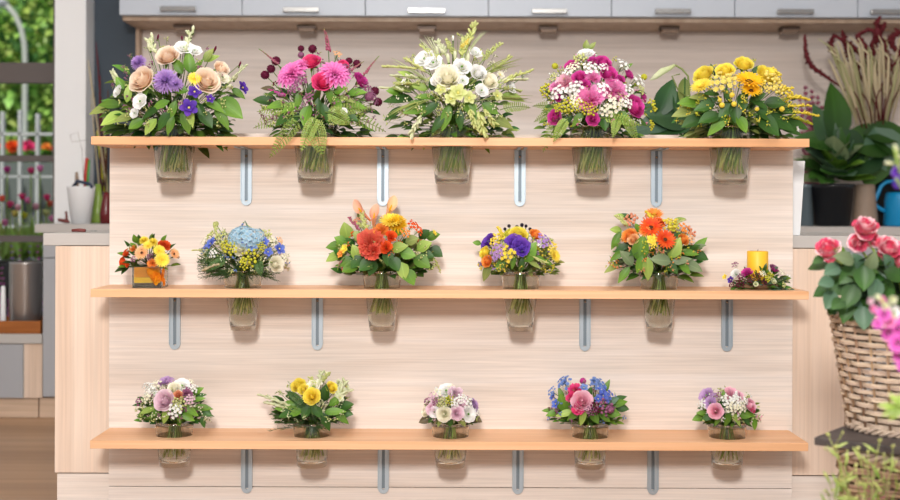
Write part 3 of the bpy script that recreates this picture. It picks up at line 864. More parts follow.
bouquet(174, 'top', 172, 74, 95, 'bouquet of peach roses, mauve asters and violet flowers, wide leaves at its sides', [
    ('rose', 'peach', 140.5, 79, 14), ('rose', 'peach', 167, 55, 12), ('rose', 'peach', 207, 80, 14), ('rose', 'peach', 222, 68, 8.5),
    ('pom', 'aster', 165, 80, 14), ('pom', 'aster', 138, 62, 9), ('pom', 'aster', 176, 84, 8), ('gerb', 'yellow', 194.5, 79, 6.5),
    ('star', 'violet', 189, 108, 9), ('star', 'violet', 194.5, 92, 7), ('star', 'violet', 242, 88, 7), ('star', 'violet', 210, 99, 4.5),
    ('eus', 'white', 184, 47, 8), ('eus', 'white', 195, 50, 6), ('eus', 'white', 117, 91, 5.5), ('eus', 'white', 139.5, 101, 7), ('eus', 'cream', 223, 77, 6), ('eus', 'white', 134, 113, 4.5),
    ('bud', 'palebud', 152, 36, 5, (-.2, -.1, 1)), ('bud', 'palebud', 193, 29, 5, (.1, -.1, 1)), ('bud', 'palebud', 149, 47, 5, (-.3, -.2, 1)), ('bud', 'palebud', 187, 40, 4, (-.1, -.1, 1)), ('bud', 'maroon', 182, 38, 3.2, (0, -.1, 1)), ('bud', 'maroon', 215, 49, 4, (.4, -.1, 1)), ('bud', 'maroon', 158, 37, 3.5, (.3, -.1, 1)), ('bud', 'maroon', 240, 64, 3.5, (.4, 0, 1)),
    ('bud', 'palebud', 116, 75, 4.5, (-.6, -.2, .9)), ('bud', 'palebud', 229, 86, 4.5, (.8, -.3, .4)), ('bud', 'palebud', 236, 78, 4, (.6, -.2, .8))],
    leaves=[(100, 108, 26, 'olive', 185), (113, 119, 30, 'light', 200), (124, 117, 26, 'olive', 190), (110, 103, 26, 'mid', 170), (128, 93, 22, 'light', 80), (150, 126, 22, 'light', 230),
            (230, 108, 36, 'mid', -35), (222, 116, 30, 'mid', -55), (238, 92, 18, 'mid', -30), (189, 62, 24, 'mid', 90), (196, 67, 22, 'mid', 60), (208, 55, 18, 'olive', 60), (212, 58, 16, 'light', 30), (180, 90, 18, 'mid', 175), (200, 110, 20, 'dark', -60),
            (172, 110, 24, 'mid', 250), (160, 104, 22, 'mid', 200), (186, 121, 26, 'mid', -70), (206, 119, 24, 'dark', -50), (150, 111, 24, 'dark', 200), (214, 104, 24, 'mid', -20), (196, 104, 18, 'mid', 90), (163, 120, 24, 'dark', 235), (120, 83, 16, 'mid', 120), (170, 125, 22, 'mid', 250), (136, 124, 20, 'mid', 210), (209, 90, 14, 'light', 40), (145, 91, 16, 'mid', 260), (178, 66, 20, 'mid', 120), (190, 116, 24, 'light', 280)],
    sprays=[('wheat', 'palebud', 184, 60, 190, 33, 3), ('wheat', 'palebud', 160, 60, 148, 40, 3), ('wheat', 'palebud', 222, 90, 244, 66, 2.4), ('wheat', 'palebud', 120, 90, 112, 72, 2.4)],
    tiny=(('mauve', 50), ('limegreen', 50)), nfill=110, fsize=.07)

bouquet(315, 'top', 318, 60, 76, 'bouquet of magenta dahlias and hot pink roses with trailing fern', [
    ('dahlia', 'dahlia', 291, 74, 15), ('dahlia', 'dahlia', 335, 74, 15), ('dahlia', 'dahlia', 300, 66, 9), ('rose', 'hotpink', 311, 61, 10), ('rose', 'hotpink', 322.5, 81, 11), ('carn', 'magenta', 361, 80, 8), ('rose', 'hotpink', 344, 64, 6),
    ('ball', 'maroon', 265, 75, 4), ('ball', 'maroon', 276, 61, 4.3), ('ball', 'maroon', 312.5, 49, 4), ('ball', 'maroon', 301, 48.5, 3), ('ball', 'maroon', 357, 64, 4), ('ball', 'maroon', 349, 61, 3.3), ('ball', 'maroon', 375, 91, 4), ('ball', 'maroon', 271, 69, 4), ('ball', 'maroon', 378, 102, 4), ('ball', 'mauve', 369, 97, 4), ('ball', 'mauve', 301, 55, 3),
    ('clus', 'mauve', 302, 81, 7), ('clus', 'mauve', 294.5, 89, 6), ('clus', 'mauve', 308.5, 98, 5), ('clus', 'mauve', 372, 99, 7), ('clus', 'mauve', 345, 70, 6), ('clus', 'mauve', 366, 88, 6), ('clus', 'apricot', 337, 55, 5), ('eus', 'white', 344, 111, 3)],
    leaves=[(264, 100, 24, 'dark', 165), (277, 104, 24, 'mid', 190), (290, 107, 22, 'mid', 200), (298, 100, 20, 'mid', 260), (318, 107, 22, 'dark', 270), (338, 103, 22, 'mid', -60), (346, 98, 20, 'olive', -10), (356, 92, 22, 'mid', 15), (330, 95, 18, 'mid', -70), (283, 118, 22, 'dark', 215), (306, 115, 24, 'mid', 250), (268, 88, 16, 'brown', 170), (355, 104, 22, 'mid', -10), (326, 113, 24, 'dark', -70), (310, 90, 18, 'dark', 260), (340, 90, 15, 'mid', 30), (275, 92, 16, 'dark', 175), (350, 117, 20, 'dark', -20), (293, 120, 20, 'dark', 210)],
    sprays=[('spike', 'pinkspike', 329, 62, 324.5, 29, 2.6), ('spike', 'pinkspike', 285, 72, 259, 49, 1.7), ('spike', 'pinkspike', 360, 82, 379, 56, 1.8), ('spike', 'magenta', 290, 100, 268, 89, 2.6), ('spike', 'pinkspike', 346, 76, 364, 62, 1.8), ('spike', 'mauve', 285, 98, 276, 93, 2.5),
            ('fern', 'fern', 300, 116, 253, 128, 10), ('fern', 'fern', 302, 118, 270, 158, 10), ('fern', 'fern', 312, 116, 322, 156, 13), ('fern', 'fern', 318, 115, 302, 152, 9), ('fern', 'fern', 335, 112, 386, 132, 10), ('fern', 'fern', 330, 114, 372, 108, 8), ('fern', 'fern', 325, 112, 350, 124, 11), ('fern', 'fern', 300, 110, 258, 112, 9)],
    tiny=(('mauve', 70), ('maroon', 30), ('limegreen', 25)), nfill=90, fsize=.055)

bouquet(452, 'top', 453, 70, 96, 'airy white and cream bouquet with pale green buds and grasses', [
    ('eus', 'white', 424, 58, 9), ('eus', 'white', 433, 62, 8), ('rose', 'cream', 447, 76, 14), ('eus', 'white', 462, 66, 8), ('rose', 'white', 479, 72, 9), ('rose', 'cream', 490, 80, 9.5), ('eus', 'white', 511, 86, 6.5), ('eus', 'white', 482, 90, 6), ('bud', 'white', 526, 75, 4, (1, -.1, .2)),
    ('star', 'limegreen', 458, 93, 9), ('star', 'limegreen', 451, 99, 7), ('star', 'limegreen', 469, 98, 7), ('star', 'limegreen', 497, 96, 6), ('bud', 'white', 453, 38, 3.5, (0, 0, 1)), ('eus', 'white', 476, 52, 6), ('bud', 'palebud', 437, 50, 5, (-.2, 0, 1)), ('bud', 'palebud', 455, 55, 6, (0, -.2, 1)), ('rose', 'white', 436, 80, 6), ('bud', 'palebud', 468, 58, 6, (.1, -.2, 1)), ('bud', 'palebud', 448, 58, 6, (-.15, -.2, 1)), ('star', 'white', 404, 82, 3.5), ('star', 'cream', 500, 75, 5), ('eus', 'white', 463, 80, 5), ('star', 'limegreen', 441, 90, 6)],
    leaves=[(399, 97, 32, 'dark', 172), (394, 112, 26, 'dark', 205), (502, 121, 26, 'olive', -20), (434, 83, 18, 'dark', 70), (477, 84, 22, 'dark', 35), (446, 117, 30, 'mid', 255), (430, 108, 24, 'dark', 215), (415, 108, 28, 'mid', 200), (470, 108, 22, 'mid', -50), (460, 119, 24, 'dark', -80), (438, 123, 24, 'dark', 235), (490, 108, 22, 'mid', -30), (425, 96, 22, 'mid', 170), (420, 87, 18, 'light', 160), (402, 88, 22, 'olive', 160), (513, 96, 24, 'light', -10), (408, 74, 22, 'light', 150), (476, 120, 22, 'mid', -60), (395, 92, 20, 'mid', 165)],
    sprays=[('wheat', 'limegreen', 464, 60, 474, 26, 3.5), ('wheat', 'limegreen', 462, 62, 466, 38, 3.5), ('plume', 'limegreen', 478, 66, 501, 44, 6), ('plume', 'limegreen', 440, 65, 420, 46, 4), ('wheat', 'palebud', 448, 62, 437, 42, 3), ('wheat', 'limegreen', 430, 70, 385, 67, 3), ('wheat', 'palebud', 425, 80, 395, 76, 3), ('plume', 'limegreen', 420, 85, 397, 84, 6), ('wheat', 'palebud', 490, 85, 522, 80, 3.4), ('plume', 'limegreen', 495, 90, 520, 92, 5), ('wheat', 'limegreen', 476, 105, 484, 132, 4), ('wheat', 'limegreen', 468, 105, 476, 128, 3), ('wheat', 'palebud', 425, 110, 411, 134, 3), ('wheat', 'limegreen', 482, 105, 494, 122, 3), ('grass', 'pale', 440, 90, 396, 62), ('grass', 'grass', 470, 85, 515, 62), ('grass', 'grass', 480, 100, 527, 100), ('grass', 'pale', 450, 75, 425, 40), ('grass', 'pale', 460, 75, 482, 36), ('grass', 'grass', 430, 100, 392, 118), ('wheat', 'limegreen', 484, 78, 508, 58, 3), ('wheat', 'limegreen', 432, 76, 408, 60, 3), ('fern', 'fern', 500, 110, 530, 108, 7), ('wheat', 'limegreen', 496, 88, 528, 72, 3), ('plume', 'limegreen', 456, 60, 446, 40, 4), ('plume', 'lemon', 460, 52, 470, 40, 3), ('wheat', 'palebud', 410, 92, 384, 88, 3)],
    tiny=(('limegreen', 120), ('cream', 60)), nfill=100, fill=('mid', 'dark', 'light'), fsize=.055)

bouquet(592, 'top', 592, 58, 78, 'round bouquet of magenta roses, pink carnations and small white blossoms', [
    ('rose', 'magenta', 554, 117, 8), ('rose', 'magenta', 593, 119, 7), ('rose', 'magenta', 636, 106, 12), ('rose', 'magenta', 609, 73, 9.5), ('rose', 'magenta', 603.5, 62, 9), ('rose', 'magenta', 579.5, 77, 8), ('rose', 'magenta', 571, 65, 7), ('carn', 'magenta', 584, 84, 6), ('carn', 'magenta', 629, 74, 5.5), ('carn', 'magenta', 644, 97, 4.5), ('carn', 'magenta', 593, 60, 5),
    ('carn', 'pink', 591, 98, 13), ('carn', 'pink', 615, 90, 12.5), ('carn', 'rosepink', 565, 81, 9), ('carn', 'pink', 593, 77, 7), ('carn', 'pink', 555, 87, 6.5), ('carn', 'magenta', 621, 79, 5), ('carn', 'magenta', 558, 98, 4),
    ('clus', 'white', 576, 89, 8), ('clus', 'white', 560, 94, 8), ('clus', 'white', 603, 90, 7.5), ('clus', 'white', 591, 70, 8), ('clus', 'white', 622, 66, 7), ('clus', 'white', 637, 82, 8), ('clus', 'cream', 614, 104, 9), ('clus', 'white', 625, 103, 7), ('clus', 'cream', 607, 111, 7), ('clus', 'cream', 574, 68, 6), ('clus', 'white', 604, 68, 5), ('clus', 'white', 628, 90, 6), ('clus', 'cream', 576, 101, 6), ('clus', 'white', 568, 73, 5),
    ('eus', 'white', 586, 53, 7), ('balls', 'chartreuse', 547, 90, 7), ('balls', 'chartreuse', 568, 106, 8), ('balls', 'chartreuse', 651, 106, 7), ('balls', 'chartreuse', 650, 125, 5), ('balls', 'limegreen', 580, 60, 7), ('ball', 'chartreuse', 555, 66, 3), ('ball', 'chartreuse', 644, 77, 3), ('balls', 'chartreuse', 590, 110, 7), ('balls', 'chartreuse', 580, 106, 7), ('balls', 'limegreen', 554, 78, 5), ('balls', 'chartreuse', 559, 108, 5), ('balls', 'limegreen', 622, 96, 5), ('balls', 'limegreen', 640, 90, 5)],
    leaves=[(622, 118, 22, 'mid', -50), (604, 122, 20, 'dark', -80), (578, 118, 20, 'mid', 230), (566, 121, 20, 'dark', 215), (640, 121, 18, 'dark', -20), (586, 45, 12, 'olive', 80), (592, 46, 12, 'olive', 60), (614, 115, 18, 'mid', -60), (552, 104, 14, 'dark', 190), (628, 66, 12, 'mid', 40)],
    sprays=[('fern', 'fern', 560, 112, 534, 122, 7), ('fern', 'fern', 562, 114, 543, 152, 9), ('fern', 'fern', 560, 110, 533, 106, 6), ('fern', 'fern', 568, 118, 553, 142, 7), ('fern', 'fern', 622, 116, 638, 142, 7), ('fern', 'fern', 618, 118, 612, 138, 6), ('fern', 'fern', 600, 118, 640, 126, 7)],
    tiny=(('white', 90), ('chartreuse', 80), ('pink', 40)), nfill=80, fsize=.045)

bouquet(730, 'top', 740, 66, 70, 'yellow bouquet of roses and gerberas with goldenrod at its right', [
    ('rose', 'yellow', 703, 74, 11), ('rose', 'yellow', 725, 70, 10), ('rose', 'yellow', 744, 63, 10), ('rose', 'yellow', 767, 74, 11), ('gerb', 'yellow', 702, 87, 11, (-.5, -.6, .9)), ('gerb', 'deepyellow', 749, 82, 14, (.05, -.7, 1)), ('gerb', 'deepyellow', 751, 91, 10, (0, -.6, .6)),
    ('clus', 'lemon', 722, 84, 11), ('clus', 'lemon', 731, 81, 8), ('balls', 'lemon', 770, 82, 10), ('balls', 'lemon', 776, 88, 8), ('balls', 'lemon', 764, 88, 7), ('balls', 'yellow', 786, 93, 7), ('balls', 'yellow', 774, 74, 7),
    ('ball', 'yellow', 732, 95, 2.5), ('ball', 'yellow', 734, 104, 2.5), ('ball', 'yellow', 722, 105, 2.5), ('ball', 'yellow', 757, 109, 2), ('ball', 'yellow', 720, 100, 2), ('ball', 'yellow', 782, 109, 2.5), ('star', 'white', 797, 129, 3)],
    leaves=[(718, 124, 28, 'mid', 215), (710, 118, 28, 'dark', 195), (742, 124, 22, 'mid', -60), (780, 120, 38, 'dark', -15), (768, 125, 34, 'dark', -40), (795, 122, 34, 'dark', -12), (690, 103, 28, 'mid', 175), (684, 112, 26, 'olive', 185), (700, 96, 22, 'olive', 175), (713, 70, 14, 'dark', 110), (755, 70, 14, 'dark', 60), (760, 103, 24, 'dark', -20), (775, 103, 24, 'dark', 0), (742, 103, 22, 'dark', -80), (725, 111, 24, 'dark', 230), (705, 106, 24, 'dark', 190), (735, 112, 24, 'dark', -90), (765, 114, 26, 'dark', -30), (785, 110, 26, 'dark', 5), (712, 93, 18, 'dark', 170), (728, 95, 16, 'dark', 100), (758, 96, 18, 'dark', 20), (692, 122, 26, 'dark', 200), (745, 97, 18, 'dark', 100), (790, 128, 30, 'dark', -15)],
    sprays=[('plume', 'yellow', 780, 104, 800, 96, 5), ('plume', 'yellow', 780, 108, 812, 106, 5), ('plume', 'yellow', 782, 112, 818, 116, 5), ('plume', 'chartreuse', 784, 116, 812, 124, 5), ('plume', 'yellow', 778, 100, 808, 100, 5), ('plume', 'yellow', 775, 95, 794, 88, 4)],
    tiny=(('yellow', 60), ('chartreuse', 50)), nfill=120, fill=('mid', 'dark', 'olive'), fsize=.055, fillrange=(-.2, .55))

# middle row
bouquet(243, 'mid', 243, 48, 48, 'posy of pale blue hydrangea with white ranunculus, blue cornflowers and needle greens', [
    ('hyd', 'hydra', 246, 238, 17), ('hyd', 'hydra', 237, 237, 12), ('hyd', 'hydra', 256, 238, 12), ('rose', 'cream', 240, 249, 7), ('rose', 'cream', 277, 264, 8.5), ('star', 'blue', 211, 244, 6), ('star', 'blue', 206, 248, 4), ('star', 'skyblue', 252, 246, 6), ('star', 'blue', 264, 242, 5), ('star', 'blue', 279, 249, 6.5), ('star', 'blue', 268, 252, 5), ('star', 'blue', 215, 240, 4), ('star', 'skyblue', 245, 242, 4),
    ('balls', 'chartreuse', 231, 249, 7), ('balls', 'chartreuse', 250, 258, 9), ('balls', 'chartreuse', 245, 264, 6), ('balls', 'chartreuse', 261, 247, 5), ('balls', 'limegreen', 266, 235, 6), ('balls', 'limegreen', 222, 239, 7), ('balls', 'limegreen', 211, 236, 5), ('ball', 'limegreen', 216, 224, 2.5), ('clus', 'cream', 205, 242, 5), ('clus', 'white', 214, 254, 5), ('clus', 'cream', 273, 242, 5), ('clus', 'apricot', 279, 241, 4), ('clus', 'cream', 284, 258, 5), ('balls', 'chartreuse', 225, 245, 5)],
    leaves=[(242, 225, 12, 'blue', 60), (247, 225, 12, 'blue', 110)],
    sprays=[('fern', 'needle', 225, 258, 197, 262, 6), ('fern', 'needle', 228, 260, 205, 272, 6), ('fern', 'needle', 258, 260, 262, 276, 6), ('plume', 'dry', 270, 262, 288, 268, 4), ('plume', 'dry', 225, 262, 204, 270, 4), ('wheat', 'limegreen', 222, 245, 216, 225, 2), ('wheat', 'limegreen', 215, 250, 196, 250, 2), ('fern', 'needle', 220, 255, 198, 250, 5)],
    tiny=(('limegreen', 60), ('cream', 50), ('skyblue', 25)), nfill=50, fsize=.028, fill=('needle', 'mid'), fkind='n', needles=240)

bouquet(382, 'mid', 384, 56, 56, 'bouquet with orange callas, yellow chrysanthemum and coral carnation among green leaves', [
    ('calla', 'callay', 390, 209, 13, (.45, -.25, 1), .6), ('calla', 'calla', 361, 211, 12, (-.75, -.3, .8), 2.6), ('calla', 'calla', 374, 217, 12, (.05, -.25, 1), 1.2), ('pom', 'deepyellow', 397, 223, 12, (.1, -.55, 1)), ('gerb', 'yellow', 391, 222, 11, (.0, -.6, .9)), ('carn', 'coral', 369, 243, 13.5), ('carn', 'coral', 373, 251, 8),
    ('carn', 'orange', 381, 229, 7), ('carn', 'redorange', 391, 236, 5.5), ('carn', 'redorange', 386, 247, 6), ('clus', 'redorange', 412, 226, 6), ('clus', 'redorange', 418, 231, 5), ('star', 'yellow', 345, 249, 5), ('star', 'orange', 341, 254, 4.5), ('clus', 'orange', 405, 233, 5), ('clus', 'salmon', 357, 222, 5), ('star', 'yellow', 434, 233, 3.5)],
    leaves=[(346, 231, 20, 'light', 100), (334, 246, 18, 'mid', 180), (333, 257, 18, 'light', 200), (356, 252, 18, 'light', 110), (399, 247, 20, 'light', 20), (424, 246, 19, 'light', 30), (422, 262, 22, 'mid', -30), (433, 236, 16, 'mid', 20), (403, 271, 20, 'light', -80), (410, 277, 20, 'mid', -60), (366, 265, 20, 'dark', 215), (350, 268, 20, 'mid', 200), (436, 252, 18, 'dark', -30), (345, 262, 18, 'mid', 200), (398, 232, 16, 'mid', 20), (412, 240, 16, 'olive', 20), (408, 254, 18, 'mid', -10), (388, 258, 18, 'dark', -90), (358, 236, 16, 'olive', 130), (361, 214, 12, 'olive', 80), (372, 268, 18, 'dark', 240), (427, 255, 16, 'dark', -10), (395, 264, 18, 'dark', -60), (340, 240, 14, 'mid', 150), (424, 234, 15, 'dark', 40), (356, 262, 18, 'dark', 225)],
    sprays=[('wheat', 'limegreen', 368, 235, 362, 213, 2.6), ('wheat', 'pinkspike', 362, 236, 350, 218, 2), ('wheat', 'limegreen', 366, 232, 356, 222, 2), ('spike', 'pinkspike', 345, 258, 338, 270, 1), ('wheat', 'limegreen', 430, 255, 440, 272, 1.4)],
    tiny=(('limegreen', 25), ('redorange', 16)), nfill=90, fsize=.05, fkind='r', fill=('mid', 'dark', 'olive'))

bouquet(520.5, 'mid', 520, 44, 42, 'small bouquet of purple anemones with yellow and orange flowers and one broad leaf', [
    ('eus', 'purple', 488, 241, 8), ('eus', 'purple', 514, 242, 8), ('eus', 'purple', 521, 246, 8), ('eus', 'violet', 522, 251, 5), ('rose', 'yellow', 518, 234, 10), ('gerb', 'yellow', 554, 256, 7), ('rose', 'yellow', 484, 252, 6.5), ('balls', 'yellow', 497, 240, 7), ('clus', 'yellow', 507.5, 254, 8), ('balls', 'yellow', 552, 246, 5), ('rose', 'orange', 536, 234, 7), ('rose', 'orange', 486.5, 261, 6.5), ('clus', 'lilac', 498.5, 252, 8), ('clus', 'aster', 542, 242, 8), ('clus', 'aster', 497, 256, 5), ('clus', 'white', 539, 245, 3.5), ('ball', 'blackberry', 522, 225, 1.8), ('ball', 'blackberry', 517, 227, 1.8), ('ball', 'blackberry', 509, 226, 1.6), ('ball', 'blackberry', 505, 229, 1.5), ('ball', 'blackberry', 530, 229, 1.5), ('ball', 'blackberry', 526, 226, 1.5), ('clus', 'yellow', 550, 251, 5), ('balls', 'chartreuse', 504, 247, 4)],
    leaves=[(529, 252, 26, 'mid', 60, 'r'), (486.5, 272, 20, 'olive', 250), (477, 243, 10, 'mid', 170), (540, 258, 16, 'mid', -10), (535, 264, 16, 'olive', -20), (513, 262, 16, 'mid', 250), (500, 265, 16, 'mid', 220), (547, 262, 14, 'mid', -20), (522, 264, 14, 'dark', -90)],
    sprays=[('plume', 'yellow', 503, 245, 498, 228, 3), ('plume', 'limegreen', 540, 245, 552, 240, 3), ('wheat', 'limegreen', 530, 255, 545, 262, 2), ('plume', 'chartreuse', 505, 240, 510, 230, 3)],
    tiny=(('yellow', 50), ('chartreuse', 30), ('aster', 20)), nfill=70, fsize=.035, fill=('mid', 'olive'))

bouquet(659, 'mid', 656, 50, 54, 'orange gerbera bouquet with long leaves hanging over its vase', [
    ('gerb', 'redorange', 665, 240, 10), ('gerb', 'redorange', 651, 228, 11), ('rose', 'orange', 629, 235, 8), ('rose', 'apricot', 633, 239, 6), ('gerb', 'orange', 654, 215, 9, (0, -.5, .8)), ('rose', 'orange', 684, 239, 6.5), ('carn', 'redorange', 659, 222, 6), ('balls', 'salmon', 631, 221, 8), ('balls', 'salmon', 689, 233, 7), ('gerb', 'orange', 645, 232, 6),
    ('star', 'yellow', 652, 240, 6), ('balls', 'yellow', 669, 225, 8), ('balls', 'chartreuse', 673, 228, 6), ('clus', 'orange', 683, 230, 7), ('clus', 'yellow', 653, 245, 4), ('balls', 'salmon', 648, 219, 5), ('clus', 'apricot', 690, 240, 5)],
    leaves=[(641, 248, 30, 'mid', 80), (627, 258, 22, 'grey', 130), (661, 260, 24, 'grey', 170), (675, 248, 26, 'light', 65), (681, 260, 24, 'grey', 20), (699, 245, 24, 'mid', 50), (693, 266, 24, 'grey', -20), (616, 240, 22, 'mid', 240), (624, 274, 22, 'mid', 230), (648, 268, 26, 'light', 270), (612, 267, 18, 'olive', 195), (618, 255, 20, 'mid', 215), (689, 252, 22, 'mid', 0), (640, 264, 20, 'mid', 255), (666, 250, 18, 'dark', 30), (620, 216, 12, 'chart' if False else 'light', 160), (616, 230, 14, 'light', 170), (679, 219, 14, 'light', 20), (627, 216, 14, 'dark', 150), (700, 256, 20, 'dark', -20), (633, 251, 18, 'dark', 200), (672, 268, 18, 'dark', -40), (638, 228, 12, 'mid', 120), (676, 235, 14, 'dark', 30), (622, 247, 18, 'dark', 200), (685, 268, 18, 'mid', -40)],
    sprays=[('plume', 'yellow', 666, 235, 676, 220, 4), ('wheat', 'limegreen', 630, 230, 617, 217, 2.4), ('plume', 'yellow', 655, 225, 646, 212, 2), ('wheat', 'limegreen', 672, 230, 684, 220, 2)],
    tiny=(('orange', 30), ('salmon', 30), ('chartreuse', 30)), nfill=80, fsize=.05, fill=('mid', 'dark', 'grey'))

# bottom row
bouquet(174.5, 'low', 174, 40, 42, 'posy with one large lilac pink rose and cream blossoms', [
    ('rose', 'lilacpink', 163.5, 400, 11), ('eus', 'lilac', 164.5, 381, 6), ('rose', 'cream', 174, 388, 7), ('eus', 'white', 182, 385, 7), ('carn', 'mauve', 187, 394, 5), ('clus', 'mauve', 140, 402, 5), ('clus', 'white', 151, 391, 7), ('clus', 'white', 175, 411, 7), ('clus', 'lilacpink', 189, 400, 5), ('rose', 'salmon', 178, 395, 5), ('clus', 'cream', 157, 386, 6), ('clus', 'white', 193, 389, 5), ('clus', 'cream', 148, 398, 6), ('clus', 'lilac', 171, 381, 4), ('clus', 'cream', 190, 383, 4), ('balls', 'limegreen', 179, 404, 7), ('clus', 'white', 146, 386, 4)],
    leaves=[(147, 410, 18, 'light', 190), (165, 416, 18, 'light', 250), (190, 410, 20, 'mid', -30), (202, 407, 22, 'mid', 5), (205, 412, 18, 'dark', -25), (197, 391, 15, 'mid', 35), (203, 422, 13, 'dark', -70), (198, 399, 15, 'mid', 20), (155, 413, 18, 'mid', 210), (178, 416, 16, 'mid', -60), (142, 413, 14, 'mid', 220), (188, 417, 16, 'mid', -30), (171, 410, 14, 'mid', 240), (200, 395, 12, 'dark', 20)],
    sprays=[('plume', 'white', 158, 400, 150, 384, 3), ('plume', 'mauve', 185, 400, 191, 385, 3)], tiny=(('cream', 50), ('mauve', 20), ('limegreen', 20)), nfill=70, fsize=.035, stems=14)

bouquet(312, 'low', 311, 46, 46, 'posy of three yellow roses with pale snapdragons and dark leaves', [
    ('rose', 'yellow', 298, 385, 8), ('rose', 'yellow', 311.5, 396, 9), ('rose', 'yellow', 332, 387, 6.5), ('rose', 'yellow', 303, 389, 6), ('eus', 'cream', 313, 386, 5.5), ('star', 'palebud', 343, 392, 5), ('star', 'palebud', 346, 387, 4.5), ('star', 'palebud', 340, 398, 4.5), ('star', 'palebud', 320, 377, 4), ('star', 'palebud', 326, 374, 3.5), ('eus', 'palebud', 340, 383, 4), ('star', 'cream', 319, 383, 4)],
    leaves=[(334, 411, 24, 'mid', 10), (345, 406, 20, 'dark', 20), (326, 421, 22, 'dark', -60), (288, 413, 22, 'dark', 190), (296, 412, 18, 'mid', 200), (325, 393, 20, 'dark', 85), (294, 397, 18, 'dark', 140), (341, 417, 22, 'mid', -35), (318, 412, 18, 'dark', -50), (300, 403, 18, 'dark', 150), (335, 401, 18, 'mid', 40), (282, 408, 16, 'mid', 175), (306, 412, 18, 'dark', 240), (347, 413, 14, 'dark', -10), (313, 408, 16, 'needle', 270), (291, 404, 18, 'mid', 170)],
    sprays=[('wheat', 'palebud', 298, 409, 263, 395, 3), ('wheat', 'palebud', 295, 412, 268, 402, 3.4), ('wheat', 'palebud', 316, 395, 322, 372, 2.6), ('wheat', 'palebud', 335, 405, 345, 382, 3.2), ('wheat', 'palebud', 330, 400, 350, 390, 3), ('wheat', 'limegreen', 316, 390, 311, 378, 2), ('fern', 'needle', 305, 406, 286, 390, 5), ('plume', 'limegreen', 320, 385, 330, 373, 3)], tiny=(('palebud', 40), ('limegreen', 20)), nfill=80, fill=('dark', 'needle'), fsize=.035, needles=60, band=True, stems=18)

bouquet(450.5, 'low', 450, 30, 36, 'small domed posy of cream, white and pale pink roses', [
    ('rose', 'cream', 444, 414, 8), ('rose', 'lilacpink', 457, 413, 7.5), ('eus', 'white', 469, 414, 7), ('rose', 'lilacpink', 431, 409, 6.5), ('carn', 'lilacpink', 456, 393, 7), ('eus', 'white', 446, 390, 7), ('clus', 'lilacpink', 434, 397, 5.5), ('carn', 'lilac', 474, 405, 6), ('clus', 'white', 467, 403, 6), ('rose', 'cream', 425, 412, 5), ('eus', 'white', 434, 412, 5), ('balls', 'limegreen', 443, 403, 6), ('balls', 'chartreuse', 450, 401, 5), ('clus', 'cream', 451, 388, 4), ('clus', 'mauve', 428, 401, 4), ('clus', 'white', 461, 399, 5), ('clus', 'cream', 438, 394, 5), ('clus', 'mauve', 436, 402, 4), ('rose', 'lilacpink', 463, 404, 5), ('clus', 'white', 455, 403, 5), ('clus', 'white', 476, 412, 4)],
    leaves=[(425, 420, 15, 'brown', 200), (476, 419, 15, 'brown', -20), (450, 421, 14, 'dark', 270), (440, 421, 14, 'olive', 240), (462, 421, 14, 'olive', -50), (447, 399, 12, 'mid', 100), (432, 419, 12, 'dark', 220)],
    sprays=[('plume', 'white', 440, 400, 436, 388, 2.5)], tiny=(('cream', 40), ('lilacpink', 30), ('limegreen', 20)), nfill=60, fsize=.025, stems=12)

bouquet(590, 'low', 587, 40, 40, 'posy of pink rose between bright blue blossoms', [
    ('rose', 'rosepink', 582, 401, 11), ('carn', 'hotpink', 574.5, 390, 7), ('carn', 'hotpink', 578, 408, 6), ('carn', 'hotpink', 571, 397, 5), ('ball', 'magenta', 583, 381, 3), ('clus', 'skyblue', 565, 384, 8), ('star', 'skyblue', 564, 383, 5), ('clus', 'skyblue', 553, 392, 5), ('star', 'blue', 556, 404, 5), ('clus', 'skyblue', 597, 385, 8), ('star', 'skyblue', 595, 383, 6), ('star', 'blue', 603, 396, 6), ('clus', 'blue', 604, 395, 8), ('star', 'skyblue', 584, 388, 4.5), ('balls', 'mauve', 603, 407, 9), ('balls', 'maroon', 595, 409, 6), ('star', 'blue', 598, 399, 4.5), ('star', 'skyblue', 601, 387, 4), ('ball', 'mauve', 610, 409, 4), ('star', 'blue', 553, 397, 4), ('balls', 'mauve', 590, 411, 5)],
    leaves=[(563, 403, 22, 'mid', 110), (553, 413, 16, 'mid', 190), (565, 413, 20, 'light', 190), (583, 417, 20, 'light', 260), (606, 387, 17, 'mid', 70), (618, 403, 20, 'mid', 15), (622, 408, 16, 'dark', -5), (613, 413, 18, 'mid', -10), (612, 401, 16, 'blue', 30), (594, 417, 18, 'mid', -50), (574, 415, 18, 'mid', 220), (561, 394, 14, 'mid', 110), (619, 398, 16, 'dark', 30), (605, 417, 16, 'mid', -30), (589, 393, 14, 'dark', 70), (548, 410, 12, 'mid', 170)],
    sprays=[], tiny=(('mauve', 30), ('skyblue', 20)), nfill=70, fsize=.035, stems=14)

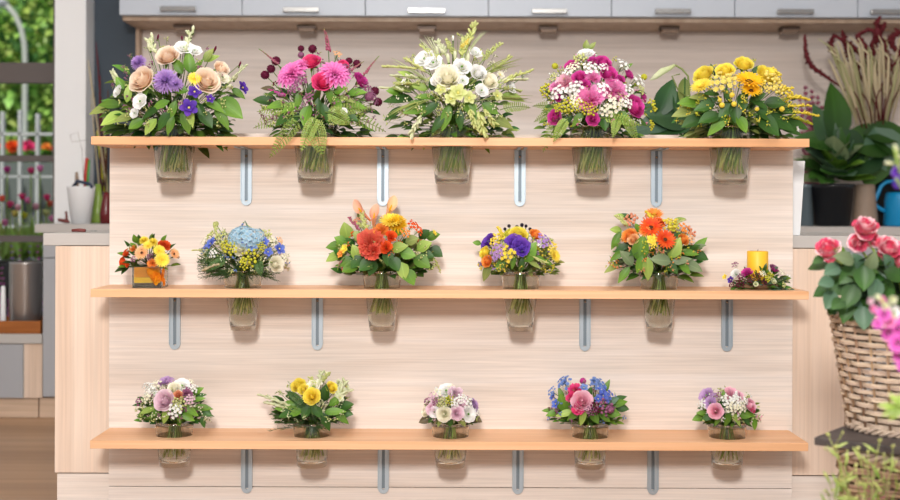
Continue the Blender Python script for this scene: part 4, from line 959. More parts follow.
bouquet(727, 'low', 728, 34, 36, 'posy of pink roses with lilac flowers at its left', [
    ('rose', 'rosepink', 715.5, 411, 8), ('rose', 'rosepink', 751, 405, 7), ('carn', 'rosepink', 731, 394, 7), ('carn', 'rosepink', 739, 396, 5.5), ('eus', 'lilac', 706, 395, 7), ('eus', 'lilac', 710, 403, 5.5), ('clus', 'white', 727, 401, 6), ('clus', 'white', 735, 401, 6), ('clus', 'cream', 731, 408, 6), ('clus', 'cream', 739, 407, 6), ('clus', 'lilac', 714, 397, 4), ('rose', 'hotpink', 753, 409, 4), ('balls', 'mauve', 718, 396, 4), ('clus', 'white', 703, 405, 5), ('clus', 'white', 744, 401, 4)],
    leaves=[(699, 418, 16, 'mid', 190), (723, 396, 13, 'mid', 80), (728, 419, 18, 'mid', 260), (744, 415, 16, 'mid', -10), (755, 424, 14, 'mid', -80), (708, 417, 16, 'dark', 200), (738, 419, 16, 'light', -50), (718, 419, 16, 'mid', 240), (750, 414, 14, 'mid', 0), (723, 406, 16, 'dark', 270), (747, 420, 14, 'dark', -40), (702, 413, 12, 'mid', 170)],
    sprays=[('plume', 'white', 730, 405, 735, 392, 3)], tiny=(('white', 40), ('limegreen', 30), ('rosepink', 20)), nfill=60, fsize=.03, stems=14)

# ------------------------------------------------------------------ orange arrangement in square glass, candle ring
def on_shelf_z(row): return ZS[row]
YQ = -.12
zc = ZS['mid'] + .0005
xA, xB = P(132, 280, YQ - .045).x, P(161, 280, YQ - .045).x
cx = (xA + xB) / 2; hw = (xB - xA) / 2
zt2 = P(150, 266, YQ).z
t = thing('cube_vase', 'square glass vase with orange wrap and ribbon at left end of middle shelf', 'vase', (cx, YQ, zc))
mb = MB()
for (a, b_, c, d) in ((-hw, hw, -hw, -hw + .003), (-hw, hw, hw - .003, hw), (-hw, -hw + .003, -hw + .003, hw - .003), (hw - .003, hw, -hw + .003, hw - .003)):
    mb.box(cx + a, cx + b_, YQ + c, YQ + d, zc, zt2)
mb.box(cx - hw + .003, cx + hw - .003, YQ - hw + .003, YQ + hw - .003, zc, zc + .004)
mb.build('vessel', M_glass, t, False)
g = .004
mb = MB(); mb.box(cx - hw + g, cx + hw - g, YQ - hw + g, YQ + hw - g, zc + .0045, zc + .014); mb.build('pebbles', M_pebble, t, False)
mb = MB(); mb.box(cx - hw + g, cx + hw - g, YQ - hw + g, YQ + hw - g, zc + .0145, zc + .030); mb.build('sand', M_wrap_y, t, False)
mb = MB(); mb.box(cx - hw + g, cx + hw - g, YQ - hw + g, YQ + hw - g, zc + .0305, zt2 - .002); mb.build('wrap', M_wrap_o, t, False)
rr_ = random.Random(3)
mb = MB()
def ribbon(mb, pts, w, m=0):
    def fn(u, v):
        k = v * (len(pts) - 1); i = min(len(pts) - 2, int(k)); p = pts[i].lerp(pts[i + 1], k - i)
        return p + Vector((0, 0, 1)) * (u - .5) * w + Vector((0, -.003 * math.sin(v * 20 + u * 3), .002 * math.sin(v * 17)))
    mb.grid(fn, 4, 24, m)
kx = P(160, 280, YQ - .06)
for (dx, dz) in ((-.04, .018), (.012, .022), (-.02, -.012), (.014, -.014), (-.03, .004)):
    a = Vector((kx.x, YQ - hw - .006, zc + .03)); e = a + Vector((dx, -.008, dz))
    ribbon(mb, [a, a.lerp(e, .5) + Vector((0, -.012, .008)), e, a.lerp(e, .5) + Vector((0, .002, -.008)), a], .014)
mb.build('ribbon', M_organza, t)
ft = thing('flower_arrangement', 'low arrangement of orange and yellow daisies in the square orange vase', 'flower arrangement', (cx, YQ, zt2))
def arr(parent, cx_, cy_, Rx, Ry, Y, dp, blooms, fills, seed, fs=.03, n=70):
    r = random.Random(seed); C = P(cx_, cy_, Y)
    for (kind, ck, bx, by, rp) in blooms:
        a_ = (bx - cx_) / Rx; b2 = (cy_ - by) / Ry; k = min(1, a_ * a_ + b2 * b2)
        y = Y - dp * math.sqrt(1 - k); p = P(bx, by, y)
        put(flowermesh(kind, ck, r.randrange(3)), FL[kind][1], parent, p, (a_ * .8, -max(.5, 1 - k), b2 * .7 + .1), rp * S(y), r.random() * 6)
    for fk in fills:
        mb = MB()
        for i in range(n // len(fills)):
            an = r.uniform(-.15, PI + .15); k = r.uniform(.2, .8); a_ = math.cos(an) * k; b2 = math.sin(an) * k
            y = Y - dp * r.uniform(.2, .8) * math.sqrt(max(0, 1 - a_ * a_ - b2 * b2))
            p = Vector((C.x + a_ * Rx * S(Y), y, C.z + b2 * Ry * S(Y)))
            d = Vector((a_ + r.uniform(-.4, .4), -.4, b2 + r.uniform(-.2, .4)))
            mb.add(r.choice(LEAFS), leafM(p, d, (r.uniform(-.4, .4), -.7, .8), fs * r.uniform(.6, 1.2)))
            mb.tube([C, p], .0008, 3)
        mb.build('foliage', leafmat(fk), parent)
arr(ft, 149, 266, 32, 34, YQ, .075, [('pom', 'yellow', 144, 240, 6.5), ('pom', 'yellow', 153, 242, 6.5), ('gerb', 'apricot', 142, 253, 8.5), ('gerb', 'yellow', 159, 251, 7), ('gerb', 'yellow', 162, 260, 8.5), ('carn', 'redorange', 165, 245, 7), ('gerb', 'apricot', 174, 254, 6.5), ('rose', 'redorange', 122, 262, 6.5), ('carn', 'redorange', 126, 253, 5.5), ('clus', 'cream', 129.5, 249, 4), ('ball', 'maroon', 178, 257, 1.8), ('gerb', 'yellow', 148, 246, 6), ('carn', 'orange', 133, 248, 4.5), ('carn', 'orange', 152, 263, 5), ('clus', 'mauve', 134, 259, 4), ('balls', 'mauve', 150, 257, 4), ('rose', 'redorange', 127, 264, 4)], ('dark', 'mid'), 5, .028, 60)

YK = -.1
t = thing('candle_arrangement', 'oval bark dish of mauve and white flowers around the yellow candle', 'flower arrangement', (P(758, 290, YK).x, YK, zc))
c0 = P(759, 285, YK)
mb = MB(); 
Mx = Matrix.Translation((c0.x, YK, zc)) @ Matrix.Diagonal((1.5, 1, 1, 1))
mb.lathe([(0, 0), (.036, 0), (.045, .008), (.046, .016), (.042, .016), (.038, .006), (0, .006)], 28, 0, M=Mx); mb.build('dish', M_dish, t)
arr(t, 759, 288, 34, 24, YK, .075, [('carn', 'magenta', 747, 272, 6), ('carn', 'mauve', 774, 268, 6), ('carn', 'magenta', 775, 270, 4), ('eus', 'white', 735, 273, 5), ('star', 'violet', 731, 280, 4.5), ('star', 'yellow', 725, 277, 3.5), ('rose', 'palebud', 774, 281, 3.6), ('rose', 'palebud', 756, 284, 3), ('clus', 'chartreuse', 767, 279, 4), ('clus', 'cream', 781, 273, 5), ('balls', 'maroon', 757, 277, 5), ('balls', 'maroon', 741, 283, 6), ('balls', 'maroon', 764, 282, 4), ('clus', 'white', 788, 277, 4), ('clus', 'mauve', 735, 265, 4), ('rose', 'palebud', 788, 281, 3), ('clus', 'cream', 762, 274, 4), ('balls', 'chartreuse', 770, 275, 4), ('balls', 'maroon', 750, 280, 4), ('clus', 'mauve', 741, 277, 4), ('balls', 'maroon', 732, 285, 4), ('balls', 'limegreen', 783, 285, 4)], ('dark', 'mid', 'blue'), 9, .022, 130)
rr_ = random.Random(4)
mb = MB()
for i in range(60):
    a = rr_.uniform(0, 2 * PI); rr = rr_.uniform(.5, 1)
    mb.add(rr_.choice(LEAFS), leafM((c0.x + .07 * rr * math.cos(a), YK + .045 * rr * math.sin(a), zc + .016 + rr_.uniform(0, .012)), (math.cos(a), math.sin(a), .3), (0, 0, 1), .022))
mb.build('foliage', leafmat('mid'), t)
cz0, cz1 = zc + .0065, P(757, 251, YK).z
cdx = P(757.6, 260, YK).x; cr = 10.4 * S(YK)
t = thing('candle', 'thick yellow pillar candle on the right of the middle shelf', 'candle', (cdx, YK, cz0))
mb = MB(); mb.lathe([(0, cz0), (cr - .001, cz0), (cr, cz0 + .001), (cr, cz1 - .002), (cr - .002, cz1), (cr * .6, cz1 - .001), (0, cz1 - .002)], 36, 0, (cdx, YK, 0)); mb.build('wax', M_wax, t)
mb = MB(); mb.tube([(cdx, YK, cz1 - .004), (cdx + .001, YK, cz1 + .005)], .0009, 5); mb.build('wick', M_wick, t)

# ------------------------------------------------------------------ behind, right: things on the rear worktop
ZW = .8995
def pot_mb(x, y, z, r0, r1, h, rim=.006, n=36):
    mb = MB(); mb.lathe([(0, z), (r0, z), (r0 + (r1 - r0) * .95, z + h - .02), (r1 + .001, z + h - .02), (r1 + .003, z + h), (r1 - rim, z + h), (r1 - rim - .004, z + h - .03), (0, z + h - .032)], n, 0, (x, y, 0)); return mb
YR = 2.13
x = P(832, 210, YR).x
zt3 = P(832, 184, YR).z
t = thing('plant_pot', 'tall black plastic pot behind the right end of the top shelf', 'pot', (x, YR, ZW))
pot_mb(x, YR, ZW, .082, .102, zt3 - ZW).build('vessel', M_black, t)
mb = MB(); mb.lathe([(0, 0), (.09, 0), (.05, .006), (0, .008)], 20, 0, (x, YR, zt3 - .03)); mb.build('soil', M_soil, t)
t = thing('leafy_plant', 'bushy dark green rosette plant in the tall black pot', 'plant', (x, YR, zt3))
r = random.Random(21)
for i in range(64):
    a = i * 2.39996; k = (i / 64); el = 1.15 - 1.25 * k + r.uniform(-.1, .1)
    d = Vector((math.cos(a) * math.cos(el), math.sin(a) * math.cos(el) * .8, math.sin(el)))
    s = r.uniform(.13, .18)
    o = bpy.data.objects.new('leaf', leafmesh('r', i % 2, ('mid', 'blue', 'dark', 'grey')[i % 4])); COL.objects.link(o); o.parent = t
    o.matrix_basis = Matrix.Translation(-Vector(t.location)) @ leafM(Vector((x, YR, zt3 + .02 + .06 * (1 - k))) + d * .03, d + Vector((0, 0, .12)), (d.x * -.4, -.5, 1), s)
mb = MB(); mb.tube([(x, YR, zt3 - .03), (x, YR, zt3 + .09)], [.012, .006], 8); mb.build('stem', leafmat('mid'), t)

# smoky bucket left of the pot
x = P(806, 210, YR).x
t = thing('glass_bucket', 'smoky blue grey glass vase beside the tall black pot', 'vase', (x, YR, ZW))
pot_mb(x, YR, ZW, .036, .026, .2, .003).build('vessel', M_blueglass, t)

# broad leaved plant behind with tall leaves, in its own pot
YR2 = 2.3
x = P(848, 200, YR2).x
t = thing('taupe_vase', 'tall taupe ceramic vase between the black pot and blue watering can', 'vase', (P(865, 205, YR).x, YR, ZW))
xx = P(865, 205, YR).x
mb = MB(); mb.lathe([(0, ZW), (.062, ZW), (.06, ZW + .03), (.047, ZW + .17), (.045, ZW + .2), (.039, ZW + .2), (.041, ZW + .03), (0, ZW + .028)], 32, 0, (xx, YR, 0)); mb.build('vessel', M_taupe, t)
def tall_leaves(t, items, Y, base, mats):
    for i, (px, py, ln, ang, mk, kind) in enumerate(items):
        c = P(px, py, Y); s = ln * S(Y); d = Vector((math.cos(math.radians(ang)), -.12, math.sin(math.radians(ang)))).normalized()
        o = bpy.data.objects.new('leaf', leafmesh(kind, i % 2, mk)); COL.objects.link(o); o.parent = t
        b0 = c - d * s * .5
        o.matrix_basis = Matrix.Translation(-Vector(t.location)) @ leafM(b0, d, (.3 * (-1) ** i, -1, .5), s)
        mb = MB(); mb.tube(bez(base, b0, (0, 0, .03), 6), .003, 5); mb.build('leaf_stalk', leafmat('dark'), t)
t = thing('broadleaf_foliage', 'sheaf of large dark green leaves in the taupe vase', 'foliage', (xx, YR, ZW + .03))
tall_leaves(t, [(837, 113, 62, 88, 'dark', 'l'), (826, 128, 50, 112, 'dk2', 'l'), (868, 140, 58, 170, 'dark', 'r'), (884, 150, 50, -70, 'blue', 'r'), (888, 132, 50, 5, 'dark', 'l'), (860, 160, 52, 200, 'dk2', 'r'), (895, 145, 56, -20, 'dark', 'l'), (845, 145, 46, 140, 'dk2', 'r'), (876, 168, 44, -110, 'dark', 'r'), (842, 165, 46, 190, 'dark', 'r'), (818, 140, 44, 160, 'dark', 'l')], YR - .05, (xx, YR, ZW + .2), None)
mb = MB()
for i in range(6): mb.tube([(xx + .02 * math.cos(i), YR + .02 * math.sin(i), ZW + .035), (xx, YR, ZW + .21)], .003, 5)
mb.build('stems', leafmat('mid'), t)

# dried grasses and red amaranth in a second vessel behind
YD = 2.24
xd = P(885, 200, YD).x
t = thing('dark_vase', 'dark vase behind the blue watering can with the dried grasses', 'vase', (xd, YD, ZW))
pot_mb(xd, YD, ZW, .06, .085, .26).build('vessel', M_terra, t)
t = thing('dried_grass_bunch', 'fan of beige dried grasses behind the large green leaves', 'dried flowers', (xd, YD, ZW + .24), )
r = random.Random(31)
base = Vector((xd - .04, YD - .0, ZW + .24))
for i in range(42):
    tx = 830 + 78 * (i / 41) + r.uniform(-4, 4); ty = r.uniform(28, 60) + abs(tx - 870) * .12
    e = P(tx, ty, YD - .2 + r.uniform(-.03, .03))
    b0 = base + Vector((r.uniform(-.05, .05), r.uniform(-.03, .03), 0))
    mid = Vector((-.015, -.04, 0))
    mb = MB(); pts = bez(b0, e, mid, 14)
    pts[-1] += Vector((r.uniform(-.04, .01), 0, -.01)); 
    rad = [.0022] * 7 + [.004, .005, .006, .007, .0075, .007, .005, .002]
    mb.tube(pts, rad, 5)
    for j in range(7, 14):
        for k in range(2):
            d = (pts[j + 1] - pts[j]).normalized() + Vector((r.uniform(-.7, .7), r.uniform(-.4, .4), .1))
            mb.tube([pts[j], pts[j] + d.normalized() * .03], [.002, .0006], 3)
    mb.build('grass_stem', petmat('dry' if i % 3 else 'dryg'), t)
t = thing('red_amaranth_bunch', 'dark red curling amaranth plumes above the dried grasses', 'dried flowers', (xd, YD, ZW + .24))
am = [[(880, 120), (868, 90), (864, 60), (850, 45), (833, 35)], [(882, 110), (880, 80), (872, 55), (876, 35), (866, 28)], [(885, 110), (893, 80), (888, 55), (880, 40), (877, 25), (880, 16)], [(890, 110), (900, 85), (898, 60), (905, 40), (894, 28)], [(870, 110), (860, 90), (858, 70), (866, 50), (858, 36), (870, 30)], [(875, 110), (882, 85), (888, 70), (884, 48), (894, 36), (902, 32)], [(868, 100), (862, 80), (852, 62), (845, 42), (842, 30)], [(885, 100), (895, 75), (903, 62), (900, 50), (908, 44)], [(862, 110), (850, 85), (838, 62), (831, 45), (835, 34)], [(860, 120), (850, 95), (828, 78), (812, 66), (806, 52), (805, 34)], [(878, 112), (872, 80), (880, 62), (873, 45), (882, 30), (886, 22)], [(892, 100), (890, 72), (900, 55), (892, 44), (898, 30)]]
for i, pl in enumerate(am):
    pts = [base] + [P(a, b_, YD - .14 - .015 * (i % 3)) for a, b_ in pl]
    fine = []
    for k in range(len(pts) - 1):
        p0 = pts[max(k - 1, 0)]; p1 = pts[k]; p2 = pts[k + 1]; p3 = pts[min(k + 2, len(pts) - 1)]
        for q in range(6):
            s = q / 6; fine.append(0.5 * ((2 * p1) + (p2 - p0) * s + (2 * p0 - 5 * p1 + 4 * p2 - p3) * s * s + (3 * p1 - p0 - 3 * p2 + p3) * s ** 3))
    fine.append(pts[-1]); n = len(fine); rad = []
    for k in range(n):
        s = k / (n - 1); rad.append(.003 if s < .4 else .003 + .009 * math.sin(PI * min(1, (s - .4) / .6)) ** .8 * (1 if i != 9 else .8) + .0005)
    rad[-1] = .001
    mb = MB(); mb.tube(fine, rad, 7)
    for k in range(int(n * .45), n - 1):
        for q in range(5):
            mb.ball(fine[k] + Vector((r.uniform(-1, 1), r.uniform(-1, 1), r.uniform(-1, 1))) * rad[k] * 1.2, rad[k] * .55, 4)
    mb.build('plume', petmat('amar'), t)
# dusty pink dried sprig right of the yellow bouquet
t = thing('dried_sprig_bunch', 'dusty brownish pink dried sprigs right of the yellow bouquet', 'dried flowers', (P(812, 200, YR + .25).x, YR + .25, ZW))
for (a, b_) in ((805, 88), (812, 92), (818, 98), (800, 100), (822, 108), (809, 104)):
    plume((P(814, 200, YR + .25).x, YR + .25, ZW + .002), P(a, b_, YR + .2), (0, 0, 0), .05, r, 22, .006).build('sprig', [petmat('pinkspike'), leafmat('brown')], t)

# watering can
YWc = 2.12
x = P(903, 210, YWc).x; zc2 = P(890, 193, YWc).z
t = thing('watering_can', 'bright blue plastic watering can on the rear worktop at the right edge', 'watering can', (x, YWc, ZW))
mb = MB(); mb.lathe([(0, ZW), (.085, ZW), (.09, ZW + .008), (.085, zc2 - .03), (.078, zc2), (.07, zc2 + .004), (.068, zc2), (.074, zc2 - .02), (.07, ZW + .02), (0, ZW + .015)], 36, 0, (x, YWc, 0)); mb.build('body', M_blue, t)
mb = MB(); zh = P(890, 184, YWc).z
mb.tube(bez((x - .082, YWc, ZW + .07), (x - .09, YWc, zc2 + .0), (-.1, 0, -.0), 10)[0:8] + [Vector((x - .105, YWc, zh - .01)), Vector((x - .08, YWc, zh + .01)), Vector((x - .02, YWc, zh + .015)), Vector((x + .06, YWc, zc2))], .010, 8); mb.build('handle', M_blue, t)
mb = MB(); mb.tube(bez((x + .075, YWc, ZW + .05), (x + .22, YWc, zc2 + .05), (0, 0, -.02), 8), [.018, .017, .016, .015, .014, .013, .013, .012, .012], 10); mb.build('spout', M_blue, t)

# lily plant behind the panel, between bouquets four and five
YL = .32
x = P(683, 200, YL).x
t = thing('plant_pot', 'dark pot hidden behind the panel under the lily plant', 'pot', (x, YL, .8965))
pot_mb(x, YL, .8965, .06, .08, .16).build('vessel', M_terra, t)
t = thing('lily_plant', 'lily plant with drooping pale green bud and dark leaves beside the yellow bouquet', 'plant', (x, YL, 1.03))
tall_leaves(t, [(666, 98, 42, 65, 'dk2', 'l'), (660, 112, 46, 150, 'dk2', 'l'), (684, 90, 26, 265, 'olive', 'l'), (670, 115, 50, 175, 'dk2', 'r'), (690, 112, 44, 20, 'dark', 'l'), (676, 122, 44, 200, 'dk2', 'r'), (655, 123, 44, 190, 'blue', 'l'), (694, 124, 40, -10, 'dk2', 'r'), (682, 108, 40, 100, 'dk2', 'l'), (700, 104, 40, 40, 'dk2', 'l'), (662, 126, 40, 185, 'dark', 'r'), (640, 128, 40, 185, 'blue', 'l')], YL, (x, YL, 1.03), None)
q = P(675, 65, YL); q2 = P(650, 80, YL)
mb = MB(); d = (q2 - q); 
mb.tube([q, q.lerp(q2, .2), q.lerp(q2, .5) + Vector((0, 0, .004)), q.lerp(q2, .8), q2], [.004, .008, .012, .009, .002], 8); mb.build('flower_bud', petmat('palebud'), t)
mb = MB(); mb.tube([(x, YL, 1.03), P(690, 100, YL), P(688, 76, YL), P(682, 69, YL), P(675, 65, YL)], .003, 6); mb.tube([P(690, 100, YL), P(678, 90, YL), P(672, 76, YL), P(680, 74, YL)], .0025, 6); mb.build('stem', leafmat('olive'), t)

# ------------------------------------------------------------------ behind, left: things on worktop
YU = 2.05
x = P(81, 200, YU).x; zt4 = P(81, 186.5, YU).z
t = thing('white_tool_pot', 'white tapered pot with tools on the worktop by the white column', 'pot', (x, YU, ZW))
mb = MB(); mb.lathe([(0, ZW), (.043, ZW), (.065, zt4 - .004), (.066, zt4), (.062, zt4), (.041, ZW + .01), (0, ZW + .008)], 36, 0, (x, YU, 0)); mb.build('vessel', M_white_cer, t)
def tool(name, label, mats, fn, cat):
    t_ = thing(name, label, cat, (x, YU, ZW + .01)); fn(t_); return t_
def f1(t_):
    mb = MB(); mb.tube([(x + .01, YU, ZW + .02), P(86, 170, YU), P(87, 158, YU)], [.006, .009, .008], 8); mb.build('grip', M_red, t_)
tool('screwdriver', 'red handled tool standing in the white pot', None, f1, 'tool')
def f2(t_):
    mb = MB(); mb.tube([(x - .02, YU, ZW + .02), P(77, 180, YU), P(76.5, 172, YU)], [.005, .01, .006], 8); mb.build('grip', M_taupe, t_)
    mb = MB(); mb.tube([P(73, 187, YU - .03), P(77, 181, YU - .03), P(90, 184, YU - .03), P(92, 188, YU - .03)], .008, 8); mb.build('clip', M_navy, t_)
tool('pruning_knife', 'grey tool with dark blue loop in the white pot', None, f2, 'tool')
def f3(t_):
    mb = MB(); mb.tube([(x + .02, YU, ZW + .02), P(88, 175, YU), P(89, 160, YU)], [.004, .007, .006], 8); mb.build('grip', M_greenpl, t_)
tool('green_marker', 'green handled tool beside the red one in the white pot', None, f3, 'tool')
mb = MB(); mb.tube([P(84, 185, YU), P(82, 150, YU), P(78, 132, YU), P(70, 135, YU), P(72, 142, YU), P(86, 140, YU)], .0012, 5)
tag(mb.build('wire_loop', M_steel), 'thin wire loop rising from the white pot against the column', 'wire')
mb = MB(); a = P(62, 220, YU)
mb.tube([(P(58, 219, YU).x, YU, ZW + .018), (P(66, 219, YU).x, YU, ZW + .012), (P(69, 219, YU).x, YU - .01, ZW + .009)], [.007, .010, .007], 8); mb.tube([(P(67, 219, YU).x, YU, ZW + .006), (P(64, 210, YU).x, YU + .03, ZW + .055)], .006, 6)
tag(mb.build('secateurs', M_redbrown), 'dark red secateurs lying left of the white pot', 'secateurs')
# knife on the front worktop
mb = MB(); a = P(70, 231, .1); b_ = P(84, 231, .1)
mb.tube([(a.x, .12, .9025), ((a.x + b_.x) / 2, .118, .9035), (b_.x, .116, .9025)], [.0045, .006, .005], 8)
kn = thing('florist_knife', 'florist knife with oxblood handle on the front worktop left corner', 'knife', (a.x, .12, .897))
mb.build('grip', M_redbrown, kn)
mb = MB(); mb.box(b_.x, b_.x + .035, .112, .119, .9005, .902); mb.build('blade', M_steel, kn, False)
# bottle with sticks
YS = 2.2
x = P(98, 210, YS).x
t = thing('green_bottle', 'green glass bottle behind the left end of the panel', 'bottle', (x, YS, ZW))
mb = MB(); mb.lathe([(0, ZW), (.034, ZW), (.036, ZW + .01), (.036, ZW + .08), (.018, ZW + .13), (.013, ZW + .19), (.010, ZW + .19), (.014, ZW + .13), (.03, ZW + .078), (.03, ZW + .01), (0, ZW + .008)], 28, 0, (x, YS, 0))
mb.build('vessel', flat('bottle_green', '7f9a3e', 0.15), t)
sticks = [((101, 222), (88, 60), 'dry', .004), ((103, 222), (96, 42), 'amar', .0035), ((106, 222), (100, 75), 'amar', .004), ((99, 222), (91, 95), 'dry', .003), ((104, 222), (108, 90), 'brown', .0035), ((107, 222), (103, 100), 'dryg', .004), ((102, 222), (97, 130), 'chartreuse', .004), ((106, 222), (107, 150), 'brown', .005)]
YS2 = 2.33
xq = P(104, 222, YS2).x
tv = thing('stick_jar', 'dark jar behind the bottle holding the thin sticks', 'jar', (xq, YS2, ZW))
pot_mb(xq, YS2, ZW, .04, .045, .14).build('vessel', M_terra, tv)
for i, (a, b_, ck, w) in enumerate(sticks):
    A = Vector((xq + .02 * math.cos(i * 1.3), YS2 + .02 * math.sin(i * 1.3), ZW + .12)); B = P(b_[0], b_[1], YS2)
    mb = MB(); mb.tube(bez(A, B, (.008 * math.sin(i * 2), 0, 0), 8), [w] * 8 + [w * .5], 6)
    tag(mb.build('decorative_stick', petmat(ck)), ['tall beige stick leaning furthest left behind the top shelf end', 'tallest dark red stick behind the top shelf end', 'shorter dark red stick behind the top shelf end', 'short beige stick behind the top shelf end', 'brown stick leaning right behind the peach bouquet leaves', 'grey green stick behind the top shelf end', 'yellow green stick behind the top shelf end', 'short brown stick below the top shelf end'][i], 'stick', 'thin sticks behind the panel left end')
for i, (px, py, ck) in enumerate([(95, 205, 'red'), (100, 196, 'maroon'), (103, 212, 'red')]):
    pass
mb = MB(); xr_ = P(104, 215, 2.08).x
mb.lathe([(0, ZW), (.028, ZW), (.03, ZW + .05), (.02, ZW + .11), (.013, ZW + .15), (.009, ZW + .15), (.012, ZW + .05), (0, ZW + .04)], 24, 0, (xr_ + .01, 2.08, 0))
tag(mb.build('dark_red_flask', flat('dark_red_glass', '64191c', .2)), 'small dark red flask beside the green bottle at panel edge', 'flask')

# low bench: tray, bucket, white stick
YT = 2.08
zb_ = zt + .0005
xa = P(-60, 330, YT - .1).x; xb2 = P(42.5, 330, YT - .1).x
t = thing('wooden_tray', 'orange brown wooden tray on the low bench below the window', 'tray', ((xa + xb2) / 2, YT, zb_))
mb = MB(); y0, y1 = YT - .13, YT + .14; hh = .058
mb.box(xa, xb2, y0, y1, zb_, zb_ + .008); mb.box(xa, xb2, y0, y0 + .01, zb_ + .008, zb_ + hh); mb.box(xa, xb2, y1 - .01, y1, zb_ + .008, zb_ + hh); mb.box(xa, xa + .01, y0 + .01, y1 - .01, zb_ + .008, zb_ + hh); mb.box(xb2 - .01, xb2, y0 + .01, y1 - .01, zb_ + .008, zb_ + hh)
mb.build('tray_box', M_orangewood, t, False, bevel=.002)
zb3 = zb_ + .0085
x = P(25.5, 290, YT).x; zt5 = P(25, 262, YT).z; rb_ = 15.5 * S(YT)
mb = MB(); mb.lathe([(0, zb3), (rb_ * .94, zb3), (rb_, zb3 + .01), (rb_ * 1.0, zt5 - .006), (rb_ + .002, zt5), (rb_ - .002, zt5), (rb_ - .004, zb3 + .02), (0, zb3 + .015)], 48, 0, (x, YT, 0))
tag(mb.build('metal_bucket', flat('brushed_bucket_steel', 'b4b0ae', .32, .85)), 'tall brushed steel cylinder bucket in the wooden tray', 'bucket')
x = P(7, 300, YT).x
mb = MB(); mb.lathe([(0, zb3), (.012, zb3), (.014, zb3 + .02), (.010, P(7, 285, YT).z - .01), (.006, P(7, 285, YT).z), (0, P(7, 285, YT).z)], 16, 0, (x, YT - .05, 0))
tag(mb.build('white_bottle', M_white_cer), 'slim white bottle left of the steel bucket in the tray', 'bottle')
x = P(1, 315, YT).x
mb = MB(); mb.lathe([(0, zb3), (.024, zb3), (.028, zb3 + .03), (.012, zb3 + .05), (.01, zb3 + .06), (0, zb3 + .06)], 16, 0, (x, YT - .07, 0))
tag(mb.build('black_bottle', M_black), 'small black bottle at the left picture edge in the tray', 'bottle')

# ------------------------------------------------------------------ outside the window
mb = MB(); mb.box(-22, 8, YB + .13, 30, -.3, -.1)
struct(mb.build('ground', flat('paving', '8d8f86', .8, var=.1), smooth=False))
M_rail = flat('pale_grey_railing', 'aeb2b2', .5)
YFn = 4.6
t = thing('garden_fence', 'pale grey railing with upright posts outside the window', 'fence', (P(20, 200, YFn).x, YFn, -.1))
for py, hgt in ((133.5, 2.2), (176, 1.6), (226, 2), (246, 2)):
    a = P(-150, py, YFn); b_ = P(90, py, YFn); s = hgt * S(YFn) / 2 * 1.3
    mb = MB(); mb.box(a.x, b_.x, YFn - .02, YFn + .02, a.z - s - .0, a.z + s); mb.build('rail', M_rail, t, False)
for i in range(14):
    px = 3 + 17.5 * (i - 9); a = P(px, 112, YFn); w = 2.4 * S(YFn) * .75
    mb = MB(); mb.box(a.x - w, a.x + w, YFn - .02, YFn + .02, -.09, a.z + .015 * math.sin(i * 2.1)); mb.build('post', M_rail, t, False, bevel=.005)
r = random.Random(77)
# planter with orange and pink blooms
YP = 5.1
tz = P(10, 160, YP).z
t = thing('planter_box', 'long grey planter box beyond the railing', 'planter', (P(20, 160, YP).x, YP, -.1))
mb = MB(); a = P(-140, 170, YP).x; b_ = P(100, 170, YP).x; mb.box(a, b_, YP - .15, YP + .2, -.09, P(10, 163, YP).z); mb.build('box', flat('planter_grey', '5c6461', .7, var=.1), t, False)
gers = [(12, 146, 7, 'redorange', 'large orange red flower head left of the second railing post'), (28, 145, 6.5, 'hotpink', 'round hot pink flower head between the railing posts'), (34, 150, 5, 'pink', 'pale pink flower head right of the hot pink one'), (46, 147, 5, 'orange', 'orange flower head near the white column'), (52, 149, 3.5, 'coral', 'small coral flower head against the white column'), (-2, 147, 4, 'coral', 'coral flower head at the left picture edge')]
for i, (gx, gy, gr, ck, lab) in enumerate(gers):
    p = P(gx, gy, YP - .05)
    t = thing('geranium', lab, 'flower', (p.x, p.y, tz - .03), 'bright flower heads in the planter')
    put(flowermesh('carn', ck, i % 3), 'flower_head', t, p, (0, -1, .5), gr * S(YP))
    mb = MB(); mb.tube([(p.x, p.y, tz - .03), p], .006, 5)
    for k in range(8):
        a = r.random() * 6.28; mb.add(ROUND[k % 2], leafM((p.x, p.y, tz + r.uniform(-.02, .05)), (math.cos(a), math.sin(a), .4), (0, -.5, 1), .09))
    mb.build('foliage', leafmat('mid'), t)
# tulips and lavender nearer the glass
YTu = 3.5
t = thing('flower_trough', 'dark trough of spring flowers just outside the window', 'planter', (P(10, 300, YTu).x, YTu, -.1))
mb = MB(); mb.box(P(-90, 270, YTu).x, P(100, 270, YTu).x, YTu - .12, YTu + .2, -.09, P(10, 262, YTu).z); mb.build('box', flat('trough_dark', '444444', .7), t, False)
mb = MB(); mb.box(P(-90, 270, YTu).x + .02, P(100, 270, YTu).x - .02, YTu - .1, YTu + .18, P(10, 262, YTu).z, P(10, 262, YTu).z + .004); mb.build('soil', M_soil, t, False)
zs2 = P(10, 262, YTu).z
ORDW = ['leftmost', 'second', 'third', 'fourth', 'fifth', 'sixth', 'seventh', 'eighth', 'ninth', 'tenth', 'eleventh', 'twelfth', 'thirteenth', 'fourteenth', 'fifteenth', 'rightmost']
tul = [(10, 204, 'hotpink'), (18, 207, 'rosepink'), (28, 200, 'pink'), (47, 197, 'hotpink'), (2, 198, 'coral'), (15, 213, 'lemon'), (46, 212, 'limegreen'), (31, 170, 'hotpink'), (7, 169, 'magenta'), (40, 168, 'pink'), (24, 215, 'chartreuse'), (50, 203, 'coral'), (36, 206, 'rosepink'), (22, 196, 'hotpink'), (5, 222, 'pink'), (52, 218, 'pink')]
tul.sort()
